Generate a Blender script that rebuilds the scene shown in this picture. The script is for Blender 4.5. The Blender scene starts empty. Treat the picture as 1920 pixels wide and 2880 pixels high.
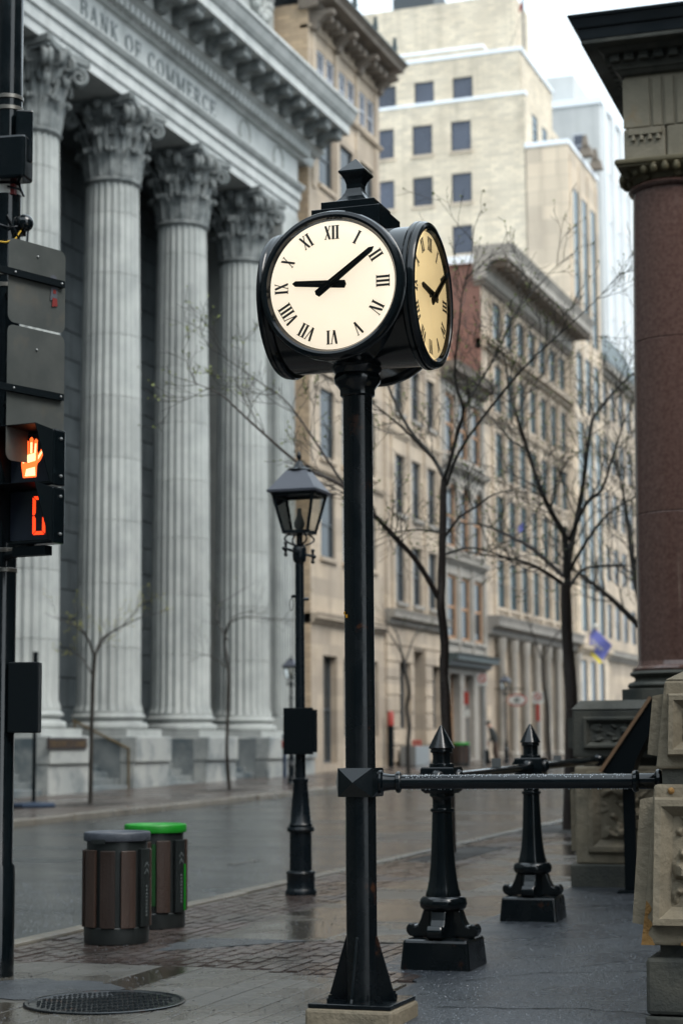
import bpy, bmesh, math, random
from math import sin, cos, pi, radians as R, sqrt, atan2, hypot
from mathutils import Vector, Matrix
random.seed(7)
scene = bpy.context.scene
COL = scene.collection
# ------------------------------------------------------------------ camera
FPX = 5388.0
phi = math.atan(.3534); th = math.atan(656 / FPX); rho = .0068
fw = Vector((-sin(phi) * cos(th), cos(phi) * cos(th), sin(th)))
rt = Vector((cos(phi), sin(phi), 0)); up = rt.cross(fw)
r2 = rt * cos(rho) - up * sin(rho); u2 = rt * sin(rho) + up * cos(rho)
cam_d = bpy.data.cameras.new('camera'); cam = bpy.data.objects.new('camera', cam_d); COL.objects.link(cam)
cam.matrix_world = Matrix(((r2.x, u2.x, -fw.x, 0), (r2.y, u2.y, -fw.y, 0), (r2.z, u2.z, -fw.z, 1.6), (0, 0, 0, 1)))
cam_d.sensor_fit = 'VERTICAL'; cam_d.sensor_height = 36; cam_d.lens = FPX / 2880 * 36
cam_d.clip_start = .1; cam_d.clip_end = 3000
cam_d.dof.use_dof = True; cam_d.dof.focus_distance = 10.3; cam_d.dof.aperture_fstop = 2.4
scene.camera = cam
# ------------------------------------------------------------------ overcast sky and soft sun
SUN_EL, SUN_AZ = R(52), R(113)          # azimuth clockwise from +Y
w = bpy.data.worlds.new('World'); scene.world = w; w.use_nodes = True
nt = w.node_tree; bg = nt.nodes['Background']
sky = nt.nodes.new('ShaderNodeTexSky'); sky.sky_type = 'NISHITA'; sky.sun_disc = False
sky.sun_elevation = SUN_EL; sky.sun_rotation = SUN_AZ
sky.air_density = 1.6; sky.dust_density = 6.0; sky.ozone_density = 1.0
hs = nt.nodes.new('ShaderNodeHueSaturation'); hs.inputs['Saturation'].default_value = .28
mx = nt.nodes.new('ShaderNodeMix'); mx.data_type = 'RGBA'; mx.inputs['Factor'].default_value = .55
mx.inputs['B'].default_value = (10.4, 12.3, 13.6, 1)
nt.links.new(sky.outputs[0], hs.inputs['Color']); nt.links.new(hs.outputs[0], mx.inputs['A'])
nt.links.new(mx.outputs['Result'], bg.inputs['Color']); bg.inputs['Strength'].default_value = .11
sl = bpy.data.lights.new('sun', 'SUN'); sl.energy = 1.25; sl.angle = R(32); sl.color = (1, .96, .9)
so = bpy.data.objects.new('sun', sl); COL.objects.link(so)
sd = Vector((sin(SUN_AZ) * cos(SUN_EL), cos(SUN_AZ) * cos(SUN_EL), sin(SUN_EL)))
so.rotation_euler = sd.to_track_quat('Z', 'Y').to_euler()
vs = scene.view_settings; vs.view_transform = 'Standard'; vs.look = 'None'; vs.exposure = 0.85; vs.gamma = 1
vs.use_curve_mapping = False
scene.cycles.use_denoising = True
scene.cycles.max_bounces = 8; scene.cycles.transparent_max_bounces = 12
SL = .012
gz = lambda y: SL * y
# ------------------------------------------------------------------ materials
MATS = {}
def mat(name, c1, c2=None, scale=3, rough=.6, rough2=None, rscale=1.5, bump=0, bscale=40, stretch=1, rnd=0, metal=0, spec=.5,
        streak=0, c3=None, s3=8, t3=(.55, .7), emis=None, estr=0, coat=0, hard=None, det=6, rr_=(.38, .62), raniso=None, brick=None):
    m = bpy.data.materials.new(name); m.use_nodes = True; n = m.node_tree.nodes; L = m.node_tree.links
    p = n['Principled BSDF']; p.inputs['Metallic'].default_value = metal; p.inputs['Specular IOR Level'].default_value = spec
    p.inputs['Roughness'].default_value = rough; p.inputs['Base Color'].default_value = (*c1, 1)
    if coat: p.inputs['Coat Weight'].default_value = coat; p.inputs['Coat Roughness'].default_value = .1
    g = n.new('ShaderNodeNewGeometry'); pos = g.outputs['Position']
    def noise(sc, st=1, detail=det, an=None):
        mp = n.new('ShaderNodeMapping'); mp.inputs['Scale'].default_value = (sc, sc, sc * st) if an is None else an; L.new(pos, mp.inputs['Vector'])
        t = n.new('ShaderNodeTexNoise'); t.inputs['Scale'].default_value = 1; t.inputs['Detail'].default_value = detail
        t.inputs['Roughness'].default_value = .6; L.new(mp.outputs[0], t.inputs['Vector']); return t.outputs['Fac']
    def ramp(src, a, b):
        mr = n.new('ShaderNodeMapRange'); mr.inputs['From Min'].default_value = a; mr.inputs['From Max'].default_value = b
        L.new(src, mr.inputs['Value']); return mr.outputs[0]
    def mixc(f, A, B):
        x = n.new('ShaderNodeMix'); x.data_type = 'RGBA'
        if isinstance(f, float): x.inputs['Factor'].default_value = f
        else: L.new(f, x.inputs['Factor'])
        for k, v in (('A', A), ('B', B)):
            if isinstance(v, tuple): x.inputs[k].default_value = (*v, 1)
            else: L.new(v, x.inputs[k])
        return x.outputs['Result']
    col = c1
    if c2: col = mixc(ramp(noise(scale, stretch), *(hard or (.32, .68))), c1, c2)
    if brick:
        sp = n.new('ShaderNodeSeparateXYZ'); L.new(pos, sp.inputs[0]); ad = n.new('ShaderNodeMath'); ad.operation = 'ADD'; L.new(sp.outputs['X'], ad.inputs[0]); L.new(sp.outputs['Y'], ad.inputs[1])
        cb = n.new('ShaderNodeCombineXYZ'); L.new(ad.outputs[0], cb.inputs['X']); L.new(sp.outputs['Z'], cb.inputs['Y'])
        bt = n.new('ShaderNodeTexBrick'); bt.inputs['Scale'].default_value = 1; bt.inputs['Brick Width'].default_value = brick[0]; bt.inputs['Row Height'].default_value = brick[1]; bt.inputs['Mortar Size'].default_value = brick[2]
        bt.inputs['Color1'].default_value = (.8, .8, .8, 1); bt.inputs['Color2'].default_value = (1.12, 1.1, 1.06, 1); bt.inputs['Mortar'].default_value = (brick[3],) * 3 + (1,); L.new(cb.outputs[0], bt.inputs['Vector'])
        mu_ = n.new('ShaderNodeMix'); mu_.data_type = 'RGBA'; mu_.blend_type = 'MULTIPLY'; mu_.inputs['Factor'].default_value = 1
        if isinstance(col, tuple): mu_.inputs['A'].default_value = (*col, 1)
        else: L.new(col, mu_.inputs['A'])
        L.new(bt.outputs['Color'], mu_.inputs['B']); col = mu_.outputs['Result']
    if c3: col = mixc(ramp(noise(s3), *t3), col, c3)
    if streak:
        f = ramp(noise(2.2, .06), .5, .75); mu = n.new('ShaderNodeMath'); mu.operation = 'MULTIPLY'; mu.inputs[1].default_value = streak
        L.new(f, mu.inputs[0]); col = mixc(mu.outputs[0], col, tuple(v * .45 for v in c1))
    if rnd:
        oi = n.new('ShaderNodeObjectInfo'); hv = n.new('ShaderNodeHueSaturation')
        mr = n.new('ShaderNodeMapRange'); mr.inputs['To Min'].default_value = 1 - rnd; mr.inputs['To Max'].default_value = 1 + rnd
        L.new(oi.outputs['Random'], mr.inputs['Value']); L.new(mr.outputs[0], hv.inputs['Value'])
        if isinstance(col, tuple): hv.inputs['Color'].default_value = (*col, 1)
        else: L.new(col, hv.inputs['Color'])
        col = hv.outputs[0]
    if not isinstance(col, tuple): L.new(col, p.inputs['Base Color'])
    if rough2 is not None:
        mr = n.new('ShaderNodeMapRange'); mr.inputs['From Min'].default_value = rr_[0]; mr.inputs['From Max'].default_value = rr_[1]
        mr.inputs['To Min'].default_value = rough; mr.inputs['To Max'].default_value = rough2
        L.new(noise(rscale, 1, det, raniso), mr.inputs['Value']); L.new(mr.outputs[0], p.inputs['Roughness'])
    if bump:
        b = n.new('ShaderNodeBump'); b.inputs['Strength'].default_value = bump; b.inputs['Distance'].default_value = .02
        L.new(noise(bscale, 1, 4), b.inputs['Height']); L.new(b.outputs[0], p.inputs['Normal'])
    if emis: p.inputs['Emission Color'].default_value = (*emis, 1); p.inputs['Emission Strength'].default_value = estr
    MATS[name] = m; return m
def glass(name, tint, gloss=.1):
    m = bpy.data.materials.new(name); m.use_nodes = True; n = m.node_tree.nodes; L = m.node_tree.links
    o = n['Material Output']; n.remove(n['Principled BSDF'])
    t = n.new('ShaderNodeBsdfTransparent'); t.inputs[0].default_value = (*tint, 1)
    g = n.new('ShaderNodeBsdfGlossy'); g.inputs['Roughness'].default_value = .03
    f = n.new('ShaderNodeFresnel'); f.inputs[0].default_value = 1.45
    x = n.new('ShaderNodeMixShader'); L.new(f.outputs[0], x.inputs[0]); L.new(t.outputs[0], x.inputs[1]); L.new(g.outputs[0], x.inputs[2])
    L.new(x.outputs[0], o.inputs[0]); MATS[name] = m; return m
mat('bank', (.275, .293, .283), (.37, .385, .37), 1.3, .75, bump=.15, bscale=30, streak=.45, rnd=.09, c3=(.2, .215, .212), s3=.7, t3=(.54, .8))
mat('bank_shaded', (.022, .031, .035), (.05, .061, .066), 1.3, .75, streak=.4, rnd=.1)  # bank stone darkened; the portico's inner shade is put into the colour
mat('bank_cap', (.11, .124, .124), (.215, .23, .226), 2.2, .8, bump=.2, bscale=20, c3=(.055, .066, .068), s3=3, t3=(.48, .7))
mat('bank_lit', (.40, .42, .41), (.50, .515, .505), 1.1, .7, bump=.1, bscale=30, streak=.4, rnd=.04, c3=(.3, .32, .32), s3=.6, t3=(.55, .8))  # bank stone lightened; light falling on the entablature is put into the colour
mat('bank_letter', (.13, .15, .155), None, rough=.8)  # frieze stone darkened to carry the shadow of cut letters; joints share it
mat('marble', (.085, .10, .107), (.22, .235, .23), .9, .45, .25, bump=.05, c3=(.07, .09, .1), s3=.8, t3=(.5, .62), rnd=.06)
mat('marble_light', (.25, .265, .258), (.34, .345, .325), 1.1, .5, rnd=.06, c3=(.13, .148, .152), s3=1.3, t3=(.48, .66))
mat('iron', (.0022, .0042, .0056), (.0038, .0062, .0078), 6, .07, .2, 5, bump=.02, bscale=60, spec=.5, c3=(.009, .015, .018), s3=9, t3=(.62, .72))
mat('iron_rust', (.0024, .0042, .0056), (.004, .006, .0075), 5, .14, .34, 4, bump=.06, bscale=45, spec=.4, c3=(.045, .018, .009), s3=5.5, t3=(.62, .72))
mat('iron_matte', (.003, .0055, .007), None, rough=.5, spec=.12)
mat('iron_lamp', (.003, .006, .0085), (.0055, .0085, .0115), 6, .18, .36, 5, spec=.35)
mat('lamp_roof', (.05, .055, .07), (.062, .068, .086), 4, .4)  # lamp iron lightened to blue-grey, carrying the sky's reflection in its colour
mat('road', (.0075, .0115, .0142), (.0145, .020, .0238), .7, .07, .32, .55, spec=.85, rr_=(.36, .66), raniso=(.4, .7, 1), bump=.22, bscale=45, c3=(.033, .036, .038), s3=30, t3=(.6, .75))
mat('asphalt', (.0095, .0125, .0175), (.018, .0225, .03), 1.3, .2, .5, 1.1, spec=.75, rr_=(.36, .64), bump=1.0, bscale=34, c3=(.085, .095, .11), s3=36, t3=(.58, .68))
mat('concrete', (.034, .029, .0215), (.06, .052, .04), 1.5, .03, .36, .9, spec=.85, rr_=(.44, .56), bump=.1, bscale=50, rnd=.05, c3=(.027, .025, .021), s3=3, t3=(.55, .72))
mat('concrete_dry', (.048, .043, .034), (.09, .083, .07), 1.3, .1, .48, 1.2, spec=.75, rr_=(.43, .57), bump=.3, bscale=50, rnd=.025, c3=(.038, .036, .031), s3=11, t3=(.55, .68))
mat('paver', (.052, .038, .033), (.074, .056, .05), 3, .07, .4, .9, spec=.8, rr_=(.43, .57), bump=.2, bscale=50, rnd=.1, c3=(.042, .036, .033), s3=1.4, t3=(.5, .7))
mat('mortar', (.06, .054, .048), (.09, .084, .077), 5, .15, .4, 2)
mat('kerb', (.10, .088, .07), (.16, .145, .118), 2.5, .25, .5, 2, bump=.4, bscale=40, rnd=.12, c3=(.06, .054, .045), s3=5)
mat('far_walk', (.05, .038, .032), (.072, .058, .05), 1.2, .15, .4, .6)
mat('patch', (.022, .025, .029), (.045, .05, .056), 5, .25, .45, bump=.8, bscale=45, c3=(.11, .115, .12), s3=60, t3=(.6, .7))
mat('sand', (.36, .295, .225), (.45, .375, .295), .7, .8, bump=.1, streak=.5, brick=(1.3, .55, .018, .82), rnd=.05, c3=(.26, .215, .17), s3=.6, t3=(.5, .8))
mat('sand_grey', (.24, .222, .195), (.33, .305, .268), .8, .8, streak=.45, rnd=.06, c3=(.2, .19, .17), s3=.9)
mat('sand_dark', (.20, .185, .165), (.27, .25, .22), .8, .8, streak=.3, rnd=.06)
mat('cornice_dark', (.12, .1, .08), (.2, .17, .14), 1.5, .8)
mat('buff_brick', (.40, .30, .2), (.49, .375, .26), 2.2, .85, stretch=5, rnd=.03, brick=(.5, .16, .02, .75))
mat('cream', (.56, .49, .385), (.64, .57, .455), .45, .85, streak=.45, brick=(.55, .2, .025, .8), rnd=.03, c3=(.47, .405, .31), s3=.25, t3=(.45, .75), bump=.12, bscale=14)
mat('cream_stone', (.5, .42, .33), (.58, .495, .39), .4, .85, streak=.4, rnd=.03, brick=(1.6, .8, .02, .8))
mat('red_brick', (.165, .085, .068), (.22, .115, .09), 3, .85, stretch=4, brick=(.5, .16, .02, .75), c3=(.3, .18, .14), s3=1.2, t3=(.58, .75))
mat('orange_brick', (.42, .20, .07), (.5, .26, .1), 3, .85)
mat('white_panel', (.60, .62, .63), (.67, .69, .695), .3, .6, streak=.12)
mat('grey_panel', (.42, .43, .43), (.5, .51, .5), .4, .7, streak=.2)
mat('coping', (.74, .78, .82), None, rough=.5)
mat('slate', (.035, .05, .052), (.06, .08, .08), 3, .5, rnd=.1)
mat('pane', (.014, .02, .026), (.03, .04, .048), .5, .08, spec=.25)
mat('pane_blue', (.045, .053, .074), (.07, .082, .112), .35, .12, .4, .6, spec=.5, rnd=.3)
mat('pane_teal', (.025, .055, .07), (.045, .085, .1), .5, .15, spec=.25)
mat('pane_dark', (.018, .024, .028), None, rough=.12)
mat('frame_white', (.5, .53, .58), None, rough=.5)
mat('frame_brown', (.26, .14, .065), (.33, .18, .09), 2, .6)
mat('frame_dark', (.05, .06, .068), None, rough=.5)
mat('granite', (.092, .048, .038), (.15, .086, .07), 26, .06, .16, 7, spec=.6, c3=(.16, .105, .09), s3=60, t3=(.6, .72), det=3)
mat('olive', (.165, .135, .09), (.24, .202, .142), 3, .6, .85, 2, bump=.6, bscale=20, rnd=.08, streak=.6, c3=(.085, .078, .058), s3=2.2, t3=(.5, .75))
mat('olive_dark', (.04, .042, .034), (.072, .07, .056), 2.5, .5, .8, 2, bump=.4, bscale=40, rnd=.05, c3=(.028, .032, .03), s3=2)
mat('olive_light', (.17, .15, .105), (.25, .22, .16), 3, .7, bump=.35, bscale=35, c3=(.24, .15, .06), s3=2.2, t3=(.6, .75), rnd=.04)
mat('olive_gold', (.085, .07, .034), (.13, .108, .056), 4, .6, bump=.3, bscale=30)
mat('ochre', (.25, .13, .035), (.33, .18, .055), 12, .8, bump=.6, bscale=60)
mat('roof_metal', (.006, .011, .015), (.011, .017, .022), 3, .35, .5)
mat('bark', (.012, .0105, .009), (.03, .025, .019), 8, .6, .8, stretch=.25, bump=.8, bscale=25)
mat('bark_wet', (.02, .0135, .0105), (.045, .03, .023), 9, .45, .7, stretch=.2, bump=1, bscale=22)
mat('bud', (.10, .125, .025), (.16, .19, .05), 12, .6)
mat('bud_yellow', (.22, .22, .035), (.30, .29, .06), 12, .6)
mat('wood', (.024, .0135, .01), (.05, .03, .022), 9, .4, .6, stretch=.08, rnd=.28, bump=.2)
mat('bin_plastic', (.012, .0155, .0155), (.02, .024, .024), 5, .35, .5)
mat('bin_lid', (.04, .047, .06), (.06, .068, .084), 14, .45, .6, bump=.2)
mat('bin_green', (.004, .19, .01), (.008, .25, .015), 10, .45, bump=.1)
mat('strip_green', (.002, .05, .006), None, rough=.5)
mat('white_paint', (.7, .72, .72), None, rough=.6)
mat('pale_print', (.09, .105, .105), None, rough=.6)
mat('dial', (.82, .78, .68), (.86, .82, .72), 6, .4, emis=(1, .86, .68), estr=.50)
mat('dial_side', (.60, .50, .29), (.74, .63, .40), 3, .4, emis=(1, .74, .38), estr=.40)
mat('numeral', (.02, .024, .03), None, rough=.4)
mat('hand_red', (.7, .09, .03), None, rough=.6, emis=(1, .11, .02), estr=1.4)
mat('hand_hot', (1, .6, .4), None, rough=.6, emis=(1, .55, .25), estr=1.3)
mat('digit_red', (.6, .04, .01), None, rough=.6, emis=(1, .045, .008), estr=1.2)
mat('lens', (.012, .016, .026), None, rough=.3)
mat('sign_back', (.04, .046, .044), (.06, .065, .061), 5, .45, .65, streak=.4, c3=(.075, .07, .056), s3=3)
mat('strap', (.2, .19, .17), None, rough=.35, metal=.8)
mat('orange', (.75, .34, .02), None, rough=.5)
mat('yellow_cable', (.55, .33, .02), None, rough=.5)
mat('sticker_red', (.16, .02, .018), None, rough=.5)
mat('sticker_navy', (.07, .075, .09), None, rough=.5)
mat('sign_red', (.27, .03, .02), None, rough=.5)
mat('sign_white', (.45, .45, .42), None, rough=.5)
mat('plaque', (.02, .012, .01), None, rough=.4)
mat('gold', (.10, .065, .03), None, rough=.5)
mat('brass', (.12, .085, .04), None, rough=.4, metal=.5)
mat('flag_blue', (.11, .13, .42), (.15, .17, .48), 3, .7)
mat('flag_yellow', (.85, .72, .03), None, rough=.7)
mat('stand_blue', (.012, .025, .05), None, rough=.5)
mat('lectern_edge', (.17, .095, .05), (.22, .13, .07), 8, .6)
mat('jacket', (.018, .022, .022), None, rough=.8)
mat('trousers', (.06, .038, .028), None, rough=.8)
mat('skin', (.42, .25, .18), None, rough=.6)
mat('galv', (.22, .23, .23), None, rough=.4, metal=.6)
mat('grit', (.07, .08, .095), (.17, .185, .205), 90, .25, spec=.6)
mat('crumb', (.012, .012, .012), (.03, .028, .026), 60, .5)
mat('drop', (.6, .65, .7), None, rough=.05, spec=.8)
mat('frost', (.5, .5, .48), None, rough=.3)
mat('leaf_litter', (.3, .11, .03), None, rough=.7)
glass('glass_clear', (.93, .95, .95))
glass('glass_lamp', (.78, .78, .76))
# ------------------------------------------------------------------ mesh builder
class MB:
    def __init__(s): s.v = []; s.f = []; s.mi = []; s.M = None; s.cur = 0
    def add(s, vs_, fs):
        o = len(s.v)
        if s.M is not None: vs_ = [s.M @ Vector(p) for p in vs_]
        s.v += [tuple(p) for p in vs_]; s.f += [tuple(i + o for i in f) for f in fs]; s.mi += [s.cur] * len(fs); return s
    def box(s, x0, x1, y0, y1, z0, z1, t=0, tx=None):   # t: inset of the top on all sides
        a, b = t, (t if tx is None else tx)
        return s.add([(x0, y0, z0), (x1, y0, z0), (x1, y1, z0), (x0, y1, z0), (x0 + b, y0 + a, z1), (x1 - b, y0 + a, z1), (x1 - b, y1 - a, z1), (x0 + b, y1 - a, z1)],
                     [(3, 2, 1, 0), (4, 5, 6, 7), (0, 1, 5, 4), (1, 2, 6, 5), (2, 3, 7, 6), (3, 0, 4, 7)])
    def cbox(s, c, sz, t=0): return s.box(c[0] - sz[0] / 2, c[0] + sz[0] / 2, c[1] - sz[1] / 2, c[1] + sz[1] / 2, c[2], c[2] + sz[2], t)
    def lathe(s, prof, n=24, c=(0, 0, 0), fn=None, cap=True, a0=0, sq=0):
        vs_ = []
        for r, z in prof:
            for k in range(n):
                a = a0 + 2 * pi * k / n; rr = r * (fn(a) if fn else 1)
                vs_.append((c[0] + rr * cos(a), c[1] + rr * sin(a), c[2] + z))
        fs = [(i * n + k, i * n + (k + 1) % n, (i + 1) * n + (k + 1) % n, (i + 1) * n + k) for i in range(len(prof) - 1) for k in range(n)]
        if cap: fs += [tuple(reversed(range(n))), tuple((len(prof) - 1) * n + k for k in range(n))]
        return s.add(vs_, fs)
    def sq(s, prof, c=(0, 0, 0)):   # square section lathe, r is the half width
        return s.lathe([(r * sqrt(2), z) for r, z in prof], 4, c, a0=pi / 4)
    def tube(s, pts, rad, n=8, cap=True):
        P = [Vector(p[:3]) for p in pts]; rs = rad if isinstance(rad, (list, tuple)) else [rad] * len(P)
        vs_ = []; prev = None
        for i, p in enumerate(P):
            d = (P[min(i + 1, len(P) - 1)] - P[max(i - 1, 0)]).normalized()
            if prev is None:
                a = Vector((0, 0, 1)) if abs(d.z) < .9 else Vector((1, 0, 0)); u = d.cross(a).normalized()
            else:
                u = prev - d * prev.dot(d); u = u.normalized() if u.length > 1e-6 else d.orthogonal().normalized()
            prev = u; q = d.cross(u)
            for k in range(n):
                a = 2 * pi * k / n; vs_.append(p + (u * cos(a) + q * sin(a)) * rs[i])
        m = len(P)
        fs = [(i * n + k, i * n + (k + 1) % n, (i + 1) * n + (k + 1) % n, (i + 1) * n + k) for i in range(m - 1) for k in range(n)]
        if cap: fs += [tuple(reversed(range(n))), tuple((m - 1) * n + k for k in range(n))]
        return s.add(vs_, fs)
    def prism(s, poly, fr, d):    # poly of 2D points mapped by fr(a,b,depth), extruded over depth d
        n = len(poly); vs_ = [fr(a, b, 0) for a, b in poly] + [fr(a, b, d) for a, b in poly]
        return s.add(vs_, [tuple(range(n)), tuple(reversed(range(n, 2 * n)))] + [(i, i + n, (i + 1) % n + n, (i + 1) % n) for i in range(n)])
    def sphere(s, c, r, n=12, m=8, sc=(1, 1, 1)):
        return s.lathe([(max(r * sin(pi * i / m), 1e-4), -r * cos(pi * i / m) * sc[2]) for i in range(m + 1)], n, c)
    def mesh(s, name, smooth=False, ang=None):
        me = bpy.data.meshes.new(name); me.from_pydata(s.v, [], s.f)
        if smooth: me.polygons.foreach_set('use_smooth', [True] * len(me.polygons))
        if ang and smooth: me.set_sharp_from_angle(angle=R(ang))
        if max(s.mi, default=0) > 0: me.polygons.foreach_set('material_index', s.mi)
        return me
    def build(s, name, m, parent=None, smooth=False, ang=40, bevel=0, loc=None, rot=None, kind=None, label=None):
        me = s.mesh(name, smooth, ang)
        for q in (m if isinstance(m, (list, tuple)) else [m]): me.materials.append(MATS[q])
        return put(name, me, parent, loc, rot, bevel, kind, label)
def put(name, me, parent=None, loc=None, rot=None, bevel=0, kind=None, label=None):
    o = bpy.data.objects.new(name, me); COL.objects.link(o)
    if parent: o.parent = parent
    if loc is not None: o.location = loc
    if rot is not None: o.rotation_euler = rot
    if bevel:
        b = o.modifiers.new('bevel', 'BEVEL'); b.width = bevel; b.segments = 2; b.limit_method = 'ANGLE'; b.angle_limit = R(35)
    if kind: o['kind'] = kind
    if label: o['label'] = label
    return o
def tag(o, label, cat, group=None):
    o['label'] = label; o['category'] = cat
    if group: o['group'] = group
    return o
def thing(name, label, cat, loc=(0, 0, 0), rz=0, group=None):
    o = bpy.data.objects.new(name, None); COL.objects.link(o); o.location = loc; o.rotation_euler = (0, 0, rz); o.empty_display_size = .2
    return tag(o, label, cat, group)
def part_empty(name, parent, loc=(0, 0, 0), rz=0):
    o = bpy.data.objects.new(name, None); COL.objects.link(o); o.parent = parent; o.location = loc; o.rotation_euler = (0, 0, rz); o.empty_display_size = .1
    return o
def copy_tree(o, parent=None):
    c = o.copy(); COL.objects.link(c); c.parent = parent
    for ch in [x for x in bpy.data.objects if x.parent == o]: copy_tree(ch, c)
    return c
# ------------------------------------------------------------------ roman letters as polygons (height 1)
def _stroke(p, q, w0):
    d = Vector((q[0] - p[0], q[1] - p[1])).normalized(); n_ = Vector((-d.y, d.x)) * w0 / 2
    return [(p[0] + n_.x, p[1] + n_.y), (p[0] - n_.x, p[1] - n_.y), (q[0] - n_.x, q[1] - n_.y), (q[0] + n_.x, q[1] + n_.y)]
def _hs(p, q, w0):    # slanted stroke cut level at top and bottom
    return [(p[0] - w0 / 2, p[1]), (p[0] + w0 / 2, p[1]), (q[0] + w0 / 2, q[1]), (q[0] - w0 / 2, q[1])]
def _arc(cx, cy, rx, ry, a, b, w0, w1, n=10):
    out = []
    for i in range(n):
        t0 = R(a + (b - a) * i / n); t1 = R(a + (b - a) * (i + 1) / n)
        f0 = w1 + (w0 - w1) * abs(cos(t0)); f1 = w1 + (w0 - w1) * abs(cos(t1))
        out.append([(cx + (rx - f0 / 2) * cos(t0), cy + (ry - w1 / 2) * sin(t0)), (cx + (rx + f0 / 2) * cos(t0), cy + (ry + w1 / 2) * sin(t0)),
                    (cx + (rx + f1 / 2) * cos(t1), cy + (ry + w1 / 2) * sin(t1)), (cx + (rx - f1 / 2) * cos(t1), cy + (ry - w1 / 2) * sin(t1))])
    return out
def glyph(ch, T=.15, t=.06, s=.05):
    bx = lambda x0, x1, y0, y1: [(x0, y0), (x1, y0), (x1, y1), (x0, y1)]
    st = lambda x: [bx(x, x + T, s, 1 - s), bx(x - .07, x + T + .07, 0, s), bx(x - .07, x + T + .07, 1 - s, 1)]
    sf = lambda x, y: bx(x - .09, x + .09, y, y + s)
    if ch == 'I': return st(.07), .07 + T + .07
    if ch == 'V': return [_hs((.12, 1 - s), (.36, 0), T), _hs((.60, 1 - s), (.37, 0), t), sf(.12, 1 - s), sf(.60, 1 - s)], .71
    if ch == 'X': return [_hs((.13, 1 - s), (.52, s), T), _hs((.53, 1 - s), (.12, s), t), sf(.13, 1 - s), sf(.53, 1 - s), sf(.12, 0), sf(.53, 0)], .66
    if ch == 'B': return st(.07) + [bx(.2, .4, 1 - t, 1), bx(.2, .42, .5, .5 + t), bx(.2, .42, 0, t)] + _arc(.4, .76, .17, .21, -90, 90, T * .8, t) + _arc(.42, .27, .2, .24, -90, 90, T * .8, t), .72
    if ch == 'A': return [_hs((.1, s), (.36, 1), t), _hs((.37, 1), (.64, s), T), bx(.2, .52, .33, .33 + t), sf(.1, 0), sf(.64, 0)], .76
    if ch == 'N': return [bx(.1, .1 + t, s, 1 - s), _hs((.12, 1), (.66, 0), T), bx(.63, .63 + t, 0, 1 - s), sf(.12, 0), sf(.1, 1 - s), sf(.66, 1 - s)], .78
    if ch == 'K': return st(.07) + [_hs((.2, .45), (.58, 1 - s), t), _hs((.32, .56), (.64, s), T), sf(.6, 1 - s), sf(.64, 0)], .74
    if ch == 'O': return _arc(.4, .5, .32, .46, 0, 360, T, t, 20), .8
    if ch == 'C': return _arc(.42, .5, .33, .46, 50, 310, T, t, 14) + [bx(.6, .66, .7, .95), bx(.6, .66, .06, .28)], .74
    if ch == 'F': return st(.07) + [bx(.2, .58, 1 - t, 1), bx(.2, .46, .5, .5 + t), bx(.53, .58, .78, 1), bx(.42, .46, .4, .66)], .62
    if ch == 'E': return st(.07) + [bx(.2, .6, 1 - t, 1), bx(.2, .46, .5, .5 + t), bx(.2, .62, 0, t), bx(.55, .6, .8, 1), bx(.57, .62, 0, .22), bx(.42, .46, .4, .66)], .68
    if ch == 'M': return [bx(.1, .1 + t, s, 1 - s), _hs((.14, 1), (.46, 0), T), _hs((.8, 1), (.47, 0), t), bx(.76, .76 + T, s, 1 - s), sf(.12, 0), sf(.84, 0), sf(.12, 1 - s), sf(.84, 1 - s)], .98
    if ch == 'R': return st(.07) + [bx(.2, .4, 1 - t, 1), bx(.2, .42, .46, .46 + t)] + _arc(.4, .74, .19, .23, -90, 90, T * .8, t) + [_hs((.36, .5), (.66, s), T), sf(.66, 0)], .76
    if ch == 'T': return st(.27) + [bx(.05, .64, 1 - t, 1), bx(.05, .1, .78, 1), bx(.59, .64, .78, 1)], .7
    if ch == 'H': return st(.07) + st(.52) + [bx(.2, .54, .48, .48 + t)], .78
    if ch == 'S': return _arc(.3, .74, .19, .22, 30, 270, T * .8, t, 8) + _arc(.3, .26, .21, .22, -150, 90, T * .8, t, 8), .58
    if ch == 'J': return [bx(.3, .3 + T, .2, 1)] + _arc(.2, .2, .17, .18, 180, 360, T * .8, t, 6) + [bx(.22, .52, 1 - s, 1)], .56
    if ch == '-': return [bx(.05, .3, .42, .5)], .36
    return [], .34
def word(mb, txt, fr, h, d, T=.15, t=.06, gap=.08, sx=1.0, x0=0):
    x = x0
    for ch in txt:
        ps, wd = glyph(ch, T, t)
        for k, p in enumerate(ps): mb.prism([(x + a * h * sx, b * h) for a, b in p], fr, d + .0004 * (k % 5))
        x += (wd + gap) * h * sx
    return x
# ================================================================== ground
TILT = math.atan(SL)
def structure(name, mb, m):
    o = mb.build(name, m, rot=(TILT, 0, 0)); o['kind'] = 'structure'; return o
def sheet(x0, x1, y0, y1, z, nx=1, ny=1):
    mb = MB(); vs_ = [(x0 + (x1 - x0) * i / nx, y0 + (y1 - y0) * j / ny, z) for j in range(ny + 1) for i in range(nx + 1)]
    mb.add(vs_, [(j * (nx + 1) + i, j * (nx + 1) + i + 1, (j + 1) * (nx + 1) + i + 1, (j + 1) * (nx + 1) + i) for j in range(ny) for i in range(nx)]); return mb
structure('ground', sheet(-400, 400, -120, 420, -.30), 'concrete')
road = structure('road', sheet(-16.6, -7.05, -60, 300, -.115), 'road')
def at(x, y, z): return [(x, y, z)]
mk = MB()
for (x, y, l_) in ((-15.9, 31.2, 2.2), (-15.8, 36.5, 1.6), (-9.3, 22.0, .9), (-9.2, 27.5, 1.1)): mk.box(x, x + .1, y, y + l_, -.111, -.1095)
mk.build('painted_line', 'mortar', road)
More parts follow.
